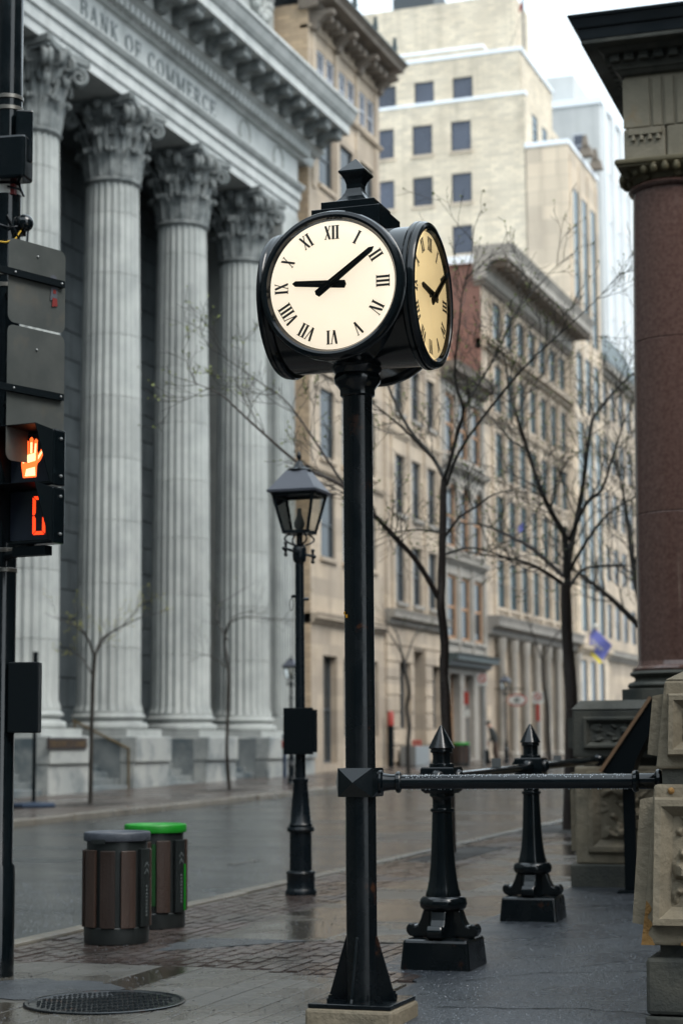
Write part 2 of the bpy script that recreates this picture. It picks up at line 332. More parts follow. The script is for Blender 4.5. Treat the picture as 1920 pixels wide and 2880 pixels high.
far = structure('far_pavement', sheet(-24, -16.45, -60, 300, -.006), 'far_walk')
def poly_sheet(pts, z0, z1):
    mb = MB(); mb.prism(pts, lambda a, b, d: (a, b, z1 - d), z1 - z0); return mb
pav = structure('pavement', poly_sheet([(-7.08, -20), (-3.0, -20), (-3.0, 12.0), (-3.9, 12.2), (-4.0, 13.2), (-4.0, 60), (-7.08, 60)], -.2, -.012), 'mortar')
plaza = structure('asphalt_forecourt', poly_sheet([(-3.62, -20), (20, -20), (20, 60), (-4.21, 60), (-4.21, 13.3), (-4.06, 12.2), (-3.62, 11.6)], -.2, .001), 'asphalt')
# cracks in the forecourt asphalt
def crack(pts, wd):
    mb = MB(); rr = random.Random(len(pts) * 7 + int(pts[0][0] * 100)); P = []
    for i in range(len(pts) - 1):
        for k in range(10):
            t = k / 10; P.append((pts[i][0] + (pts[i + 1][0] - pts[i][0]) * t + rr.uniform(-.02, .02), pts[i][1] + (pts[i + 1][1] - pts[i][1]) * t + rr.uniform(-.025, .025)))
    vs_ = []; fs = []
    for i, p in enumerate(P):
        ww = wd * rr.uniform(.3, 1); vs_ += [(p[0], p[1] - ww, .004), (p[0], p[1] + ww, .004)]
        if i: fs.append((2 * i - 2, 2 * i - 1, 2 * i + 1, 2 * i))
    mb.add(vs_, fs); return mb
for pts, wd in (([(-3.5, 11.5), (-3.0, 12.2), (-2.5, 13.1), (-2.3, 14.6), (-2.6, 16.3)], .010), ([(-3.2, 10.6), (-2.4, 10.75), (-1.6, 10.6)], .012), ([(-3.0, 12.2), (-2.2, 12.5), (-1.6, 12.4)], .007), ([(-3.6, 16.6), (-3.0, 17.1), (-2.4, 17.0)], .01)):
    crack(pts, wd).build('crack', 'iron_matte', plaza)
# kerbs: one stone at a time
kst = MB().box(-.09, .07, -.746, .746, -.28, .012, 0).mesh('kerb_stone'); kst.materials.append(MATS['kerb'])
kerb_n = bpy.data.objects.new('near_kerb', None); COL.objects.link(kerb_n); kerb_n['kind'] = 'structure'; kerb_n.rotation_euler.x = TILT
kerb_f = bpy.data.objects.new('far_kerb', None); COL.objects.link(kerb_f); kerb_f['kind'] = 'structure'; kerb_f.rotation_euler.x = TILT
for i in range(34): put('kerb_stone', kst, kerb_n, (-7.13 + random.uniform(-.012, .012), 7.5 + i * 1.5, random.uniform(-.006, .006)), (0, 0, random.uniform(-.004, .004)), .02)
for i in range(60): put('kerb_stone', kst, kerb_f, (-16.5 + random.uniform(-.02, .02), 25 + i * 1.5, random.uniform(-.01, .006)), (0, 0, random.uniform(-.006, .006)), .025)
# brick pavers: strip beside the kerb and band across the corner
BW, BL = .107, .216
pm = MB().box(-BW / 2 + .005, BW / 2 - .005, -BL / 2 + .005, BL / 2 - .005, -.05, 0, .004).mesh('brick'); pm.materials.append(MATS['paver'])
spots = []
x = -7.0
row = 0
while x < -6.02:
    y = 7.0 + (BL / 2 if row % 2 else 0)
    while y < 44:
        if not (21.5 < y < 24.2 and x > -7.0 and x < -6.3) and not (27.2 < y < 29.6 and x < -6.2) and (y > 11.9): spots.append((x + BW / 2, y))
        y += BL
    x += BW; row += 1
x = -6.02; row = 0
while x < -3.72:
    lo = 11.96 + (max(0, (x + 5.08)) * -.33); hi = min(12.5 + (x + 6.06) * 1.07, 13.6) if x < -5.05 else 13.6
    if x > -4.2: hi = 13.6 - (x + 4.2) * 3.0
    y = lo + (BL / 2 if row % 2 else 0) + BL / 2
    while y < hi: spots.append((x + BW / 2, y)); y += BL
    x += BW; row += 1
spots.sort(key=lambda p: hypot(p[0], p[1]))
vis = [p for p in spots if p[1] > 10.8]
for p in vis[:300]: put('brick', pm, pav, (p[0], p[1], random.uniform(-.004, .003)), (random.uniform(-.012, .012), random.uniform(-.012, .012), random.uniform(-.02, .02)))
rest = MB()
for p in vis[300:] + [q for q in spots if q[1] <= 10.8]:
    rest.M = Matrix.Translation((p[0], p[1], random.uniform(-.004, .003))); rest.box(-BW / 2 + .005, BW / 2 - .005, -BL / 2 + .005, BL / 2 - .005, -.05, 0, .004)
rest.build('brick_paving', 'paver', pav, kind='stuff')
# concrete slabs further along, grooved strips at the corner
def slab(x0, x1, y0, y1, m, jz=.003):
    mb = MB().box(-(x1 - x0) / 2 + .003, (x1 - x0) / 2 - .003, -(y1 - y0) / 2 + .004, (y1 - y0) / 2 - .004, -.09, 0)
    return mb.build('concrete_slab', m, pav, loc=((x0 + x1) / 2, (y0 + y1) / 2, random.uniform(-jz, jz)), rot=(random.uniform(-.0015, .0015), random.uniform(-.002, .002), 0), bevel=.004)
y = 13.62
while y < 44:
    L_ = random.choice((1.35, 1.5, 1.7)); c = random.uniform(-.25, .25)
    slab(-5.98, -5.1 + c, y, y + L_, 'concrete'); slab(-5.1 + c, -4.2, y, y + L_, 'concrete' if random.random() < .65 else 'concrete_dry'); y += L_
tri = MB(); tri.prism([(-5.99, 12.62), (-5.1, 13.58), (-5.99, 13.58)], lambda a, b, d: (a, b, -.001 - d), .08); tri.build('concrete_slab', 'patch', pav)
xs = [-6.95, -6.45, -6.1, -5.8, -5.5, -5.2, -4.95, -4.7, -4.5, -4.32, -4.16, -4.0, -3.84, -3.66]
for i in range(len(xs) - 1):
    hi = 11.93 if xs[i] < -5.1 else 11.93 - (xs[i] + 5.1) * .33
    y = 6.4 + (i % 2) * .0
    for (a, b) in ((6.4, 8.6), (8.6, 10.15), (10.15, hi)): slab(xs[i], xs[i + 1], a, b, 'concrete_dry' if (i > 4 or (i in (1, 2, 3) and a > 10)) else 'concrete', .0008)
gp = MB(); rr = random.Random(3)
gp.prism([(-5.75 + (.55 + rr.uniform(-.12, .12)) * cos(a) * 1.0, 10.65 + (.45 + rr.uniform(-.1, .1)) * sin(a)) for a in [2 * pi * k / 26 for k in range(26)]], lambda a, b, d: (a, b, .007 - d), .004)
gp.build('tarmac_patch', 'patch', pav)
# tree pits
for (x0, x1, y0, y1) in ((-7.0, -6.32, 21.6, 24.2), (-7.0, -6.22, 27.3, 29.6)):
    MB().box(x0, x1, y0, y1, -.05, -.006).build('tree_pit', 'bark', pav)
pit = MB().box(-.55, .55, -.9, .9, -.05, .004).mesh('tree_pit'); pit.materials.append(MATS['bark'])
for (x, y) in ((-18.17, 35.83), (-18.47, 43.88), (-18.1, 57.28), (-18.15, 76.35)): put('tree_pit', pit, far, (x, y, 0))
# ================================================================== facade helpers
def FX(X): return lambda a, z, d=0: (X - d, a, z)          # wall facing +X, a runs along Y
def FY(Y): return lambda a, z, d=0: (a, Y + d, z)          # wall facing -Y, a runs along X
def wall_grid(mb, P, a0, a1, z0, z1, ops, dep):
    A = sorted({a0, a1} | {o[0] for o in ops} | {o[1] for o in ops}); Z = sorted({z0, z1} | {o[2] for o in ops} | {o[3] for o in ops})
    for i in range(len(A) - 1):
        for j in range(len(Z) - 1):
            ca, cz = (A[i] + A[i + 1]) / 2, (Z[j] + Z[j + 1]) / 2
            if any(o[0] < ca < o[1] and o[2] < cz < o[3] for o in ops): continue
            mb.add([P(A[i], Z[j]), P(A[i + 1], Z[j]), P(A[i + 1], Z[j + 1]), P(A[i], Z[j + 1])], [(0, 1, 2, 3)])
    for o in ops:
        d = o[4] if len(o) > 4 else dep; c = [(o[0], o[2]), (o[1], o[2]), (o[1], o[3]), (o[0], o[3])]
        for k in range(4):
            p, q = c[k], c[(k + 1) % 4]; mb.add([P(*p), P(*q), P(*q, d), P(*p, d)], [(0, 1, 2, 3)])
def wpart(mb, name, m, root, **k): return mb.build(name, m, root, loc=-Vector(root.location), **k)
def pbox(mb, P, a0, a1, z0, z1, d0, d1):
    v = [P(a, z, d) for d in (d0, d1) for (a, z) in ((a0, z0), (a1, z0), (a1, z1), (a0, z1))]
    mb.add(v, [(0, 1, 2, 3), (7, 6, 5, 4), (0, 4, 5, 1), (1, 5, 6, 2), (2, 6, 7, 3), (3, 7, 4, 0)])
def window(root, P, o, dep, fm='frame_dark', pmt='pane', nz=2, nx=1, fw_=.06, sill=None, arch=False, name='window'):
    a0, a1, z0, z1 = o[:4]; d = o[4] if len(o) > 4 else dep
    mb = MB(); e = .004
    pbox(mb, P, a0 + e, a0 + fw_, z0 + e, z1 - e, d - .06, d - .005); pbox(mb, P, a1 - fw_, a1 - e, z0 + e, z1 - e, d - .06, d - .005)
    pbox(mb, P, a0 + fw_, a1 - fw_, z0 + e, z0 + fw_, d - .06, d - .005); pbox(mb, P, a0 + fw_, a1 - fw_, z1 - fw_, z1 - e, d - .06, d - .005)
    for k in range(1, nz):
        z = z0 + (z1 - z0) * k / nz; pbox(mb, P, a0 + fw_, a1 - fw_, z - fw_ * .4, z + fw_ * .4, d - .05, d - .008)
    for k in range(1, nx):
        a = a0 + (a1 - a0) * k / nx; pbox(mb, P, a - fw_ * .4, a + fw_ * .4, z0 + fw_, z1 - fw_, d - .052, d - .009)
    wv = wpart(mb, name, fm, root)
    for k in range(nz):
        g = MB(); zz0 = z0 + (z1 - z0) * k / nz; zz1 = z0 + (z1 - z0) * (k + 1) / nz
        g.add([P(a0 + .02, zz0 + .003, d - .012 - .012 * k), P(a1 - .02, zz0 + .003, d - .012 - .012 * k), P(a1 - .02, zz1 - .003, d - .012 - .012 * k), P(a0 + .02, zz1 - .003, d - .012 - .012 * k)], [(0, 1, 2, 3)])
        ob = g.build('pane', pmt, wv)
    if sill:
        s_ = MB(); pbox(s_, P, a0 - .08, a1 + .08, z0 - .14, z0 - .002, -.1, .04); s_.build('sill', sill, wv)
    return wv
def prof_y(mb, prof, y0, y1):      # profile of (x, z) points swept along Y
    n = len(prof); mb.add([(x, y0, z) for x, z in prof] + [(x, y1, z) for x, z in prof],
        [tuple(range(n)), tuple(reversed(range(n, 2 * n)))] + [(i, i + n, (i + 1) % n + n, (i + 1) % n) for i in range(n)]); return mb
def shell(root, m, X0, X1, Y0, Y1, z1, ops, dep=.25, z0=None, side_mat=None, side_ops=(), sdep=.2):
    z0 = gz(Y0) - .3 if z0 is None else z0
    mb = MB(); wall_grid(mb, FX(X0), Y0, Y1, z0, z1, list(ops), dep); wpart(mb, 'wall', m, root)
    mb = MB(); wall_grid(mb, FY(Y0), X1, X0, z0, z1, list(side_ops), sdep)
    mb.add([(X0, Y1, z0), (X1, Y1, z0), (X1, Y1, z1), (X0, Y1, z1)], [(0, 1, 2, 3)]); mb.add([(X1, Y0, z0), (X1, Y1, z0), (X1, Y1, z1), (X1, Y0, z1)], [(0, 1, 2, 3)])
    wpart(mb, 'side_wall', side_mat or m, root)
    mb = MB(); mb.add([(X0, Y0, z1), (X0, Y1, z1), (X1, Y1, z1), (X1, Y0, z1)], [(0, 1, 2, 3)]); wpart(mb, 'roof', 'coping', root)
    b = MB(); dd = max([dep, sdep] + [o[4] for o in list(ops) + list(side_ops) if len(o) > 4]) + .12
    b.box(X1 + .3, X0 - dd, Y0 + dd, Y1 - .2, z0, z1 - .1); wpart(b, 'core', 'pane_dark', root)
# ================================================================== the bank
bank = thing('bank_building', 'grey stone bank with giant fluted Corinthian columns and lettered frieze', 'bank', (-22, 48, gz(48)))
CY_ = [36.86, 41.5, 46.14, 50.78, 55.42]; CX_ = -22.9
ZB, ZS0, ZS1, ZC = 1.86, 2.54, 16.92, 19.08
def rad(z):
    t = (z - ZS0) / (ZS1 - ZS0); return .855 - .135 * t ** 1.7
NF = 24
def flute(a):
    u = (a / (2 * pi) * NF) % 1.0
    return 1.0 if u < .14 or u > .86 else 1 - .075 * sqrt(max(0, 1 - ((u - .5) / .36) ** 2))
joints = [ZS0] + [4.2 + 1.68 * k for k in range(8)] + [ZS1]
drums = []
for i in range(len(joints) - 1):
    a, b = joints[i] - ZB, joints[i + 1] - ZB; ra, rb = rad(joints[i]), rad(joints[i + 1]); mb = MB()
    pr = [(ra - .012, a + .003), (ra, a + .011), (rb, b - .011), (rb - .012, b - .003)]
    if i == 0: pr = [(ra + .06, a), (ra + .05, a + .06), (ra, a + .2), (rb, b - .011), (rb - .012, b - .003)]
    if i == len(joints) - 2: pr = [(ra - .012, a + .003), (ra, a + .011), (rb, b - .12)]
    mb.lathe(pr, 168, fn=flute, cap=True); me = mb.mesh('drum', True, 32); me.materials.append(MATS['bank']); drums.append(me)
mb = MB(); mb.box(-1.06, 1.06, -1.06, 1.06, 0, .19)
mb.lathe([(1.0, .19), (1.05, .22), (1.06, .28), (1.04, .34), (.98, .37), (.93, .375), (.9, .42), (.92, .47), (.95, .475), (.985, .5), (.985, .55), (.95, .58), (.915, .59), (.915, .68)], 48)
base_me = mb.mesh('base', True, 35); base_me.materials.append(MATS['bank'])
mb = MB(); zc = ZS1 - ZB
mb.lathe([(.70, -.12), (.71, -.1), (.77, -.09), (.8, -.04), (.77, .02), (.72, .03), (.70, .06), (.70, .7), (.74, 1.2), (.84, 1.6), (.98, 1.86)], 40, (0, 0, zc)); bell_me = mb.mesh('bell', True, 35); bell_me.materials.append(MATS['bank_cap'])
def leaf_mesh(h, wd, out, r0):
    path = [(.0, .0), (.035, .25), (.05, .5), (.09, .7), (.19, .88), (out * .72, .98), (out, .96), (out * 1.06, .86), (out * .95, .8)]
    wds = [1, 1, .98, .95, .95, .9, .8, .6, .35]; mb = MB(); nu = 6; rows = []
    for layer in (0, .035):
        vs_ = []
        for (o, z), ww in zip(path, wds):
            for k in range(nu + 1):
                u = -1 + 2 * k / nu; rib = .035 * cos(u * pi * 2.5) + .03 * (1 - abs(u))
                vs_.append((r0 + o + rib - layer - .1 * u * u * ww * wd, u * ww * wd, z * h))
        rows.append(vs_)
    n = nu + 1; m_ = len(path); vs_ = rows[0] + rows[1]; off = n * m_
    fs = [(i * n + k, i * n + k + 1, (i + 1) * n + k + 1, (i + 1) * n + k) for i in range(m_ - 1) for k in range(nu)]
    fs += [tuple(q + off for q in reversed(f)) for f in fs]
    fs += [(i * n, (i + 1) * n, (i + 1) * n + off, i * n + off) for i in range(m_ - 1)] + [(i * n + nu, (i + 1) * n + nu, (i + 1) * n + nu + off, i * n + nu + off) for i in range(m_ - 1)]
    fs += [((m_ - 1) * n + k, (m_ - 1) * n + k + 1, (m_ - 1) * n + k + 1 + off, (m_ - 1) * n + k + off) for k in range(nu)]
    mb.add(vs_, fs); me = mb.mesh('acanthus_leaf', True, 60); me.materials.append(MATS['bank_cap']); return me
leaf1 = leaf_mesh(.78, .27, .24, .715); leaf2 = leaf_mesh(1.32, .25, .3, .72); leaf3 = leaf_mesh(.5, .16, .2, .80)
def volute_mesh():
    mb = MB(); pts = []; n = 34
    for i in range(n):
        t = i / (n - 1)
        if t < .4: q = t / .4; pts.append((.78 + .42 * q ** 1.3, 0, 1.05 + .72 * q ** .8))
        else:
            q = (t - .4) / .6; a = pi / 2 - q * 2 * pi * 1.6; rr_ = .2 * (1 - q) ** .8 + .02; pts.append((1.2 + .02 + rr_ * cos(a), 0, 1.57 + rr_ * sin(a)))
    for s_ in (-1, 1): mb.tube([(x, s_ * .07, z) for x, _, z in pts], [.075 + .0 * i for i in range(n)], 6)
    mb.lathe([(.001, -.14), (.07, -.13), (.07, .13), (.001, .14)], 10, (0, 0, 0)) if False else None
    me = mb.mesh('volute', True, 60); me.materials.append(MATS['bank_cap']); return me
vol = volute_mesh()
mb = MB()
def abacus_pts(hw, cc, k):
    P = []
    for s_ in range(4):
        a = s_ * pi / 2
        for j in range(9):
            u = -1 + 2 * j / 8; x_ = u * (cc - .06); d_ = hw - (hw - k) * (1 - u * u)
            P.append((d_ * cos(a) - x_ * sin(a), d_ * sin(a) + x_ * cos(a)))
    return P
for (hw, cc, k, z0, z1) in ((1.06, 1.06, .86, 1.86, 1.96), (1.12, 1.12, .92, 1.962, 2.15)):
    mb.prism(abacus_pts(hw, cc, k), lambda a, b, d, z0=z0: (a, b, zc + z0 + d), z1 - z0)
for s_ in range(4):
    a = s_ * pi / 2; mb.sphere((.98 * cos(a), .98 * sin(a), zc + 1.98), .15, 10, 6)
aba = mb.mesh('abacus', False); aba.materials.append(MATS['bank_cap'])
for ci, cy in enumerate(CY_):
    col_ = part_empty('column', bank, Vector((CX_, cy, ZB)) - bank.location)
    put('base', base_me, col_)
    for d in drums: put('drum', d, col_)
    put('bell', bell_me, col_)
    for k in range(8):
        put('acanthus_leaf', leaf1, col_, (0, 0, zc + .04), (0, 0, k * pi / 4 + pi / 8)); put('acanthus_leaf', leaf2, col_, (0, 0, zc + .04), (0, 0, k * pi / 4))
        put('acanthus_leaf', leaf3, col_, (0, 0, zc + 1.15), (0, 0, k * pi / 4 + pi / 8))
    for k in range(4): put('volute', vol, col_, (0, 0, zc + .06), (0, 0, k * pi / 2 + pi / 4))
    for k in range(4):
        for s_ in (-.28, .28): put('volute', vol, col_, (0, 0, zc + .35), (0, 0, k * pi / 2 + s_)).scale = (.78, .7, .9)
    put('abacus', aba, col_)
YE = 58.45
a = MB()
prof_y(a, [(-22.15, 19.08), (-22.15, 19.36), (-22.09, 19.37), (-22.09, 19.70), (-22.02, 19.71), (-22.02, 19.98), (-21.93, 20.02), (-21.85, 20.12), (-21.85, 20.17), (-22.12, 20.18), (-23.7, 20.18), (-23.7, 19.08)], 30, YE)
wpart(a, 'architrave', 'bank_lit', bank)
a = MB().box(-23.6, -22.12, 30, YE - .02, 20.182, 21.1); wpart(a, 'frieze', 'bank_lit', bank)
for k in range(4):
    y = 53.2 - k * 4.6
    if True: wpart(MB().box(-22.121, -22.114, y - .012, y + .012, 20.19, 21.09), 'joint', 'bank_letter', bank)
a = MB()
prof_y(a, [(-22.12, 21.1), (-22.0, 21.12), (-21.95, 21.2), (-21.93, 21.45), (-21.8, 21.47), (-21.62, 21.6), (-21.55, 21.62), (-21.55, 22.14), (-20.72, 22.15), (-20.66, 22.16), (-20.66, 22.48), (-20.6, 22.5), (-20.5, 22.62), (-20.4, 22.82), (-20.33, 22.88), (-20.33, 22.98), (-24, 23.1), (-24, 21.1)], 30, 59.55)
wpart(a, 'cornice', 'bank_lit', bank)
dm = MB().box(-21.94, -21.72, -.1, .1, 21.205, 21.44).mesh('dentil'); dm.materials.append(MATS['bank_lit'])
y = 36.0
while y < 58.5: put('dentil', dm, bank, Vector((0, y, 0)) - bank.location); y += .33
mm = MB()
mm.prism([(0, 0), (0, .42), (.78, .42), (.78, .22), (.72, .16), (.6, .15), (.45, .17), (.3, .1), (.16, -.02), (.06, -.05)], lambda a_, b_, d: (-21.56 + a_, -.235 + d, 21.66 + b_ * 1.08), .47)
mm.box(-21.57, -20.74, -.27, .27, 22.06, 22.145)
mme = mm.mesh('modillion'); mme.materials.append(MATS['bank_cap'])
y = 35.6
while y < 59.4: put('modillion', mme, bank, Vector((0, y, 0)) - bank.location); y += 1.165
# lettering and wreaths on the frieze
tmp = MB(); LW = word(tmp, 'BANK OF COMMERCE', lambda a_, b_, d: (0, a_, b_), .5, .01, gap=.2)
sxx = 8.95 / LW; x = 42.6
for ch in 'BANK OF COMMERCE':
    ps, wd = glyph(ch, .17, .075)
    if ps:
        lm = MB()
        for k, p in enumerate(ps): lm.prism([(x + a_ * .5 * sxx, 20.36 + b_ * .5) for a_, b_ in p], lambda a_, b_, d: (-22.118 + d, a_, b_), .02 + .0006 * (k % 5))
        wpart(lm, 'letter', 'bank_letter', bank)
    x += (wd + .2) * .5 * sxx
for y in (53.75, 56.6):
    t_ = MB(); N = 36; vs_ = []; fs = []
    pts = [(-22.10, y + .42 * cos(2 * pi * k / N), 20.62 + .42 * sin(2 * pi * k / N)) for k in range(N + 1)]
    t_.tube(pts, .035, 6, False); wpart(t_, 'wreath', 'bank', bank, smooth=True)
# attic with carved ring, body, portico interior
a = MB().box(-40, -23.05, 30, 58.6, 23.1, 33); wpart(a, 'attic', 'bank', bank)
t_ = MB(); t_.tube([(-22.98, 57.2 + .75 * cos(2 * pi * k / 40), 26.7 + .95 * sin(2 * pi * k / 40)) for k in range(41)], .16, 8, False)
t_.tube([(-23.0, 57.2 + .5 * cos(2 * pi * k / 40), 26.7 + .68 * sin(2 * pi * k / 40)) for k in range(41)], .07, 6, False)
for k in range(16): t_.sphere((-22.95, 57.2 + .75 * cos(k * pi / 8), 26.7 + .95 * sin(k * pi / 8)), .21, 8, 6)
wpart(t_, 'carved_wreath', 'bank', bank, smooth=True)
XW = -26.3
wpart(MB().box(-40, XW - .3, 30, YE, 0, 23), 'rear_mass', 'bank_shaded', bank)
wpart(MB().box(XW - .1, -23.71, 30, YE - .02, 19.5, 19.7), 'portico_ceiling', 'bank_shaded', bank)
bops = []
for cy in CY_:
    yc = cy + 2.32 if cy < 55 else None
    if yc: bops += [(yc - .95, yc + .95, 3.0, 6.4), (yc - .95, yc + .95, 8.2, 12.6)]
z = ZB + .02; ci = 0
blk = {}
while z < 19.3:
    y = 37.0 - (.6 if ci % 2 else 0); h = .86
    while y < 57.1:
        L_ = 1.16
        if not any(o[0] - .02 < y + L_ / 2 < o[1] + .02 and o[2] < z + h / 2 < o[3] for o in bops):
            if 0 not in blk:
                me = MB().box(-.25, 0, .015, 1.145, .015, .845).mesh('wall_block'); me.materials.append(MATS['bank_shaded']); blk[0] = me
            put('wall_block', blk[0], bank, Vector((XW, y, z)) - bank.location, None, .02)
        y += L_
    z += h; ci += 1
wpart(MB().box(XW - .32, XW - .05, 30, YE - .05, ZB, 19.5), 'portico_wall', 'bank_shaded', bank)
for o in bops:
    window(bank, FX(XW + .12), o, .1, 'frame_dark', 'pane_dark', 3, 2, .1)
    if o[3] > 10:
        t_ = MB(); yc = (o[0] + o[1]) / 2; t_.tube([(XW + .05, yc + 1.1 * cos(k * pi / 16), 12.0 + 1.1 * sin(k * pi / 16)) for k in range(17)], .16, 6); wpart(t_, 'arch', 'bank_shaded', bank, smooth=True)
# corner pilaster
wpart(MB().box(XW, -22.3, 57.1, YE - .03, 0, 19.07), 'corner_pier', 'bank', bank)
ribm = MB().box(0, .05, -.06, .06, 2.6, 17.4).mesh('rib'); ribm.materials.append(MATS['bank'])
for k in range(6): put('rib', ribm, bank, Vector((-22.3, 57.24 + k * .22, 0)) - bank.location)
ribm2 = MB().box(-.06, .06, -.05, 0, 2.6, 17.4).mesh('rib'); ribm2.materials.append(MATS['bank'])
for k in range(7): put('rib', ribm2, bank, Vector((-22.42 - k * .22, 57.1, 0)) - bank.location)
wpart(MB().box(-23.9, -22.1, 56.95, YE - .01, 17.5, 19.06, 0), 'pilaster_capital', 'bank', bank)
wpart(MB().box(-23.9, -22.05, 56.95, YE, 1.87, 2.5, .12), 'pilaster_base', 'bank', bank)
# plinth: cheek blocks with stairs between
for cy in CY_ + [57.8]:
    hw = 1.05 if cy < 57 else .66
    wpart(MB().box(-24.2, -21.62, cy - hw, cy + hw, .2, 1.19), 'plinth_stone', 'marble_light', bank, bevel=.015)
    wpart(MB().box(-24.2, -21.55, cy - hw - .03, cy + hw + .03, 1.2, ZB), 'plinth_stone', 'marble_light', bank, bevel=.02)
    wpart(MB().box(-23.0, -22.0, cy - hw - .045, cy - hw - .032, .2, ZB - .05), 'marble_panel', 'marble', bank)
for cy in CY_[:-1]:
    for k in range(7):
        wpart(MB().box(-24.2, -21.75 - k * .3, cy + 1.09, cy + 3.55, .2, .62 + k * .175), 'step', 'marble', bank, bevel=.012)
wpart(MB().box(-26.2, -23.9, 30, YE - .1, .1, ZB - .01), 'portico_floor', 'marble', bank)
pl = thing('name_plaque', 'dark brown plaque with gold lettering on the bank plinth', 'plaque', (-21.54, 41.2, 1.68))
MB().box(0, .035, -1.0, .98, -.13, .14).build('board', 'plaque', pl, bevel=.008)
lm = MB(); word(lm, 'THEATRE ST-JAMES', lambda a_, b_, d: (.036 + d, -.93 + a_, -.075 + b_), .15, .006, T=.19, t=.11, gap=.09, sx=1.07); lm.build('lettering', 'gold', pl)
for i, (y, x) in enumerate(((43.05, -22.3), (45.0, -21.75))):
    h_ = thing('stair_handrail', ('brass stair handrail beside the plaque block of the bank', 'brass stair handrail post between the sapling and the second plinth block')[i], 'handrail', (x, y, gz(y)))
    t_ = MB(); t_.tube([(0, 0, 0), (0, 0, 1.0)], .03, 8); t_.tube([(.02, 0, 1.0), (-1.6, 0, 1.75)], .03, 8); t_.tube([(-1.55, 0, .7), (-1.55, 0, 1.73)], .03, 8); t_.build('tube', 'brass', h_, smooth=True)
# ================================================================== street of facades beyond
def cornice_run(root, m, X, Y0, Y1, z, h, out, name='cornice'):
    mb = MB(); prof_y(mb, [(X + .002, z), (X + out * .35, z + h * .12), (X + out * .4, z + h * .4), (X + out * .85, z + h * .5), (X + out * .88, z + h * .75), (X + out, z + h), (X - .3, z + h), (X - .3, z)], Y0, Y1); return wpart(mb, name, m, root)
# --- yellow house next to the bank
XF = -22.0
b2 = thing('yellow_house', 'buff stone house with bracketed cornice right behind the bank', 'building', (XF, 63, gz(63)))
o2 = []
for k in range(3):
    for s_ in (0, .97): o2.append((60.0 + k * 2.22 + s_, 60.82 + k * 2.22 + s_, 24.2, 25.55, .1))
for z0, z1 in ((20.8, 22.9), (17.5, 19.7), (14.3, 16.5), (11.3, 13.7), (7.9, 10.2)):
    for k in range(3): o2.append((60.15 + k * 2.22, 61.6 + k * 2.22, z0, z1, .14))
og = [(60.3, 61.7, 1.0, 4.6, .3), (62.4, 63.8, 1.9, 4.6, .25), (64.7, 66.1, 1.9, 4.6, .25)]
shell(b2, 'sand', XF, -40, 59.15, 66.85, 26.9, o2 + og, .12, side_mat='buff_brick')
for o in o2: window(b2, FX(XF), o, .12, 'frame_white' if o[3] > 24 else 'frame_dark', 'pane' if o[3] < 24 else 'pane_blue', 2, 1, .07, 'sand')
for o in og: window(b2, FX(XF), o, .25, 'frame_dark', 'pane_dark', 2, 2, .09)
for z, h, o in ((26.0, .14, .12), (23.85, .16, .16), (5.6, .35, .3), (10.7, .18, .14)): cornice_run(b2, 'sand', XF, 59.15, 66.85, z, h, o, 'string_course')
cornice_run(b2, 'cornice_dark', XF, 59.0, 67.0, 26.65, .5, 1.1)
mb = MB(); prof_y(mb, [(-20.87, 27.16), (-20.87, 27.22), (-21.5, 27.7), (-24, 27.75), (-24, 27.16)], 58.95, 67.05); wpart(mb, 'roof_edge', 'slate', b2)
bm_ = MB(); bm_.prism([(0, 0), (0, .95), (.85, .95), (.85, .72), (.55, .62), (.3, .3), (.22, -.05), (.1, -.1)], lambda a_, b_, d: (XF + a_, -.16 + d, 26.05 + b_ * .62), .32)
bme = bm_.mesh('bracket'); bme.materials.append(MATS['cornice_dark'])
sb_ = MB().box(0, .6, -.09, .09, 26.42, 26.66).mesh('modillion'); sb_.materials.append(MATS['cornice_dark'])
for k in range(4):
    put('bracket', bme, b2, Vector((0, 59.45 + k * 2.36, 0)) - b2.location)
    wpart(MB().box(-21.3, -21.1, 59.4 + k * 2.3, 59.55 + k * 2.3, 27.6, 28.1, .05), 'roof_lug', 'slate', b2)
    if k < 3:
        for j in range(3): put('modillion', sb_, b2, Vector((XF, 60.0 + k * 2.36 + j * .6, 0)) - b2.location)
for k in range(3):
    wpart(MB().box(XF, XF + .03, 59.8 + k * 2.36, 61.45 + k * 2.36, 26.18, 26.5), 'frieze_panel', 'sand', b2)
for y in (59.6, 61.95, 64.2, 66.4): wpart(MB().box(XF, XF + .06, y - .16, y + .16, 20.5, 26.0), 'pilaster', 'sand', b2)
# --- narrow stone front with slit windows
b3 = thing('stone_office', 'pale stone office front with tall narrow windows and banded ground floor', 'building', (XF, 70.5, gz(70)))
o3 = []
for z0, z1 in ((14.2, 16.2), (10.3, 12.6), (6.95, 9.2)):
    for k in range(3): o3.append((68.4 + k * 2.1, 69.6 + k * 2.1, z0, z1, .18))
g3 = [(68.5, 69.9, 2.2, 4.9, .3), (70.3, 71.8, .9, 5.2, .5), (72.75, 74.0, 2.2, 4.9, .3)]
shell(b3, 'sand', XF, -40, 66.9, 74.4, 18.2, o3 + g3, .27)
for o in o3: window(b3, FX(XF), o, .27, 'frame_dark', 'pane', 2, 1, .07, 'sand_dark')
for o in g3: window(b3, FX(XF), o, .3, 'frame_dark', 'pane_dark', 2, 1, .09)
cornice_run(b3, 'sand', XF, 66.9, 74.4, 17.6, .8, .6); cornice_run(b3, 'sand_dark', XF, 66.95, 74.35, 6.0, .6, .45, 'string_course'); cornice_run(b3, 'sand', XF, 66.9, 74.4, 13.2, .3, .15, 'string_course')
for y in (67.2, 67.9, 70.05, 72.15, 74.15): wpart(MB().box(XF, XF + .07, y - .13, y + .13, 6.65, 17.55), 'pilaster', 'sand', b3)
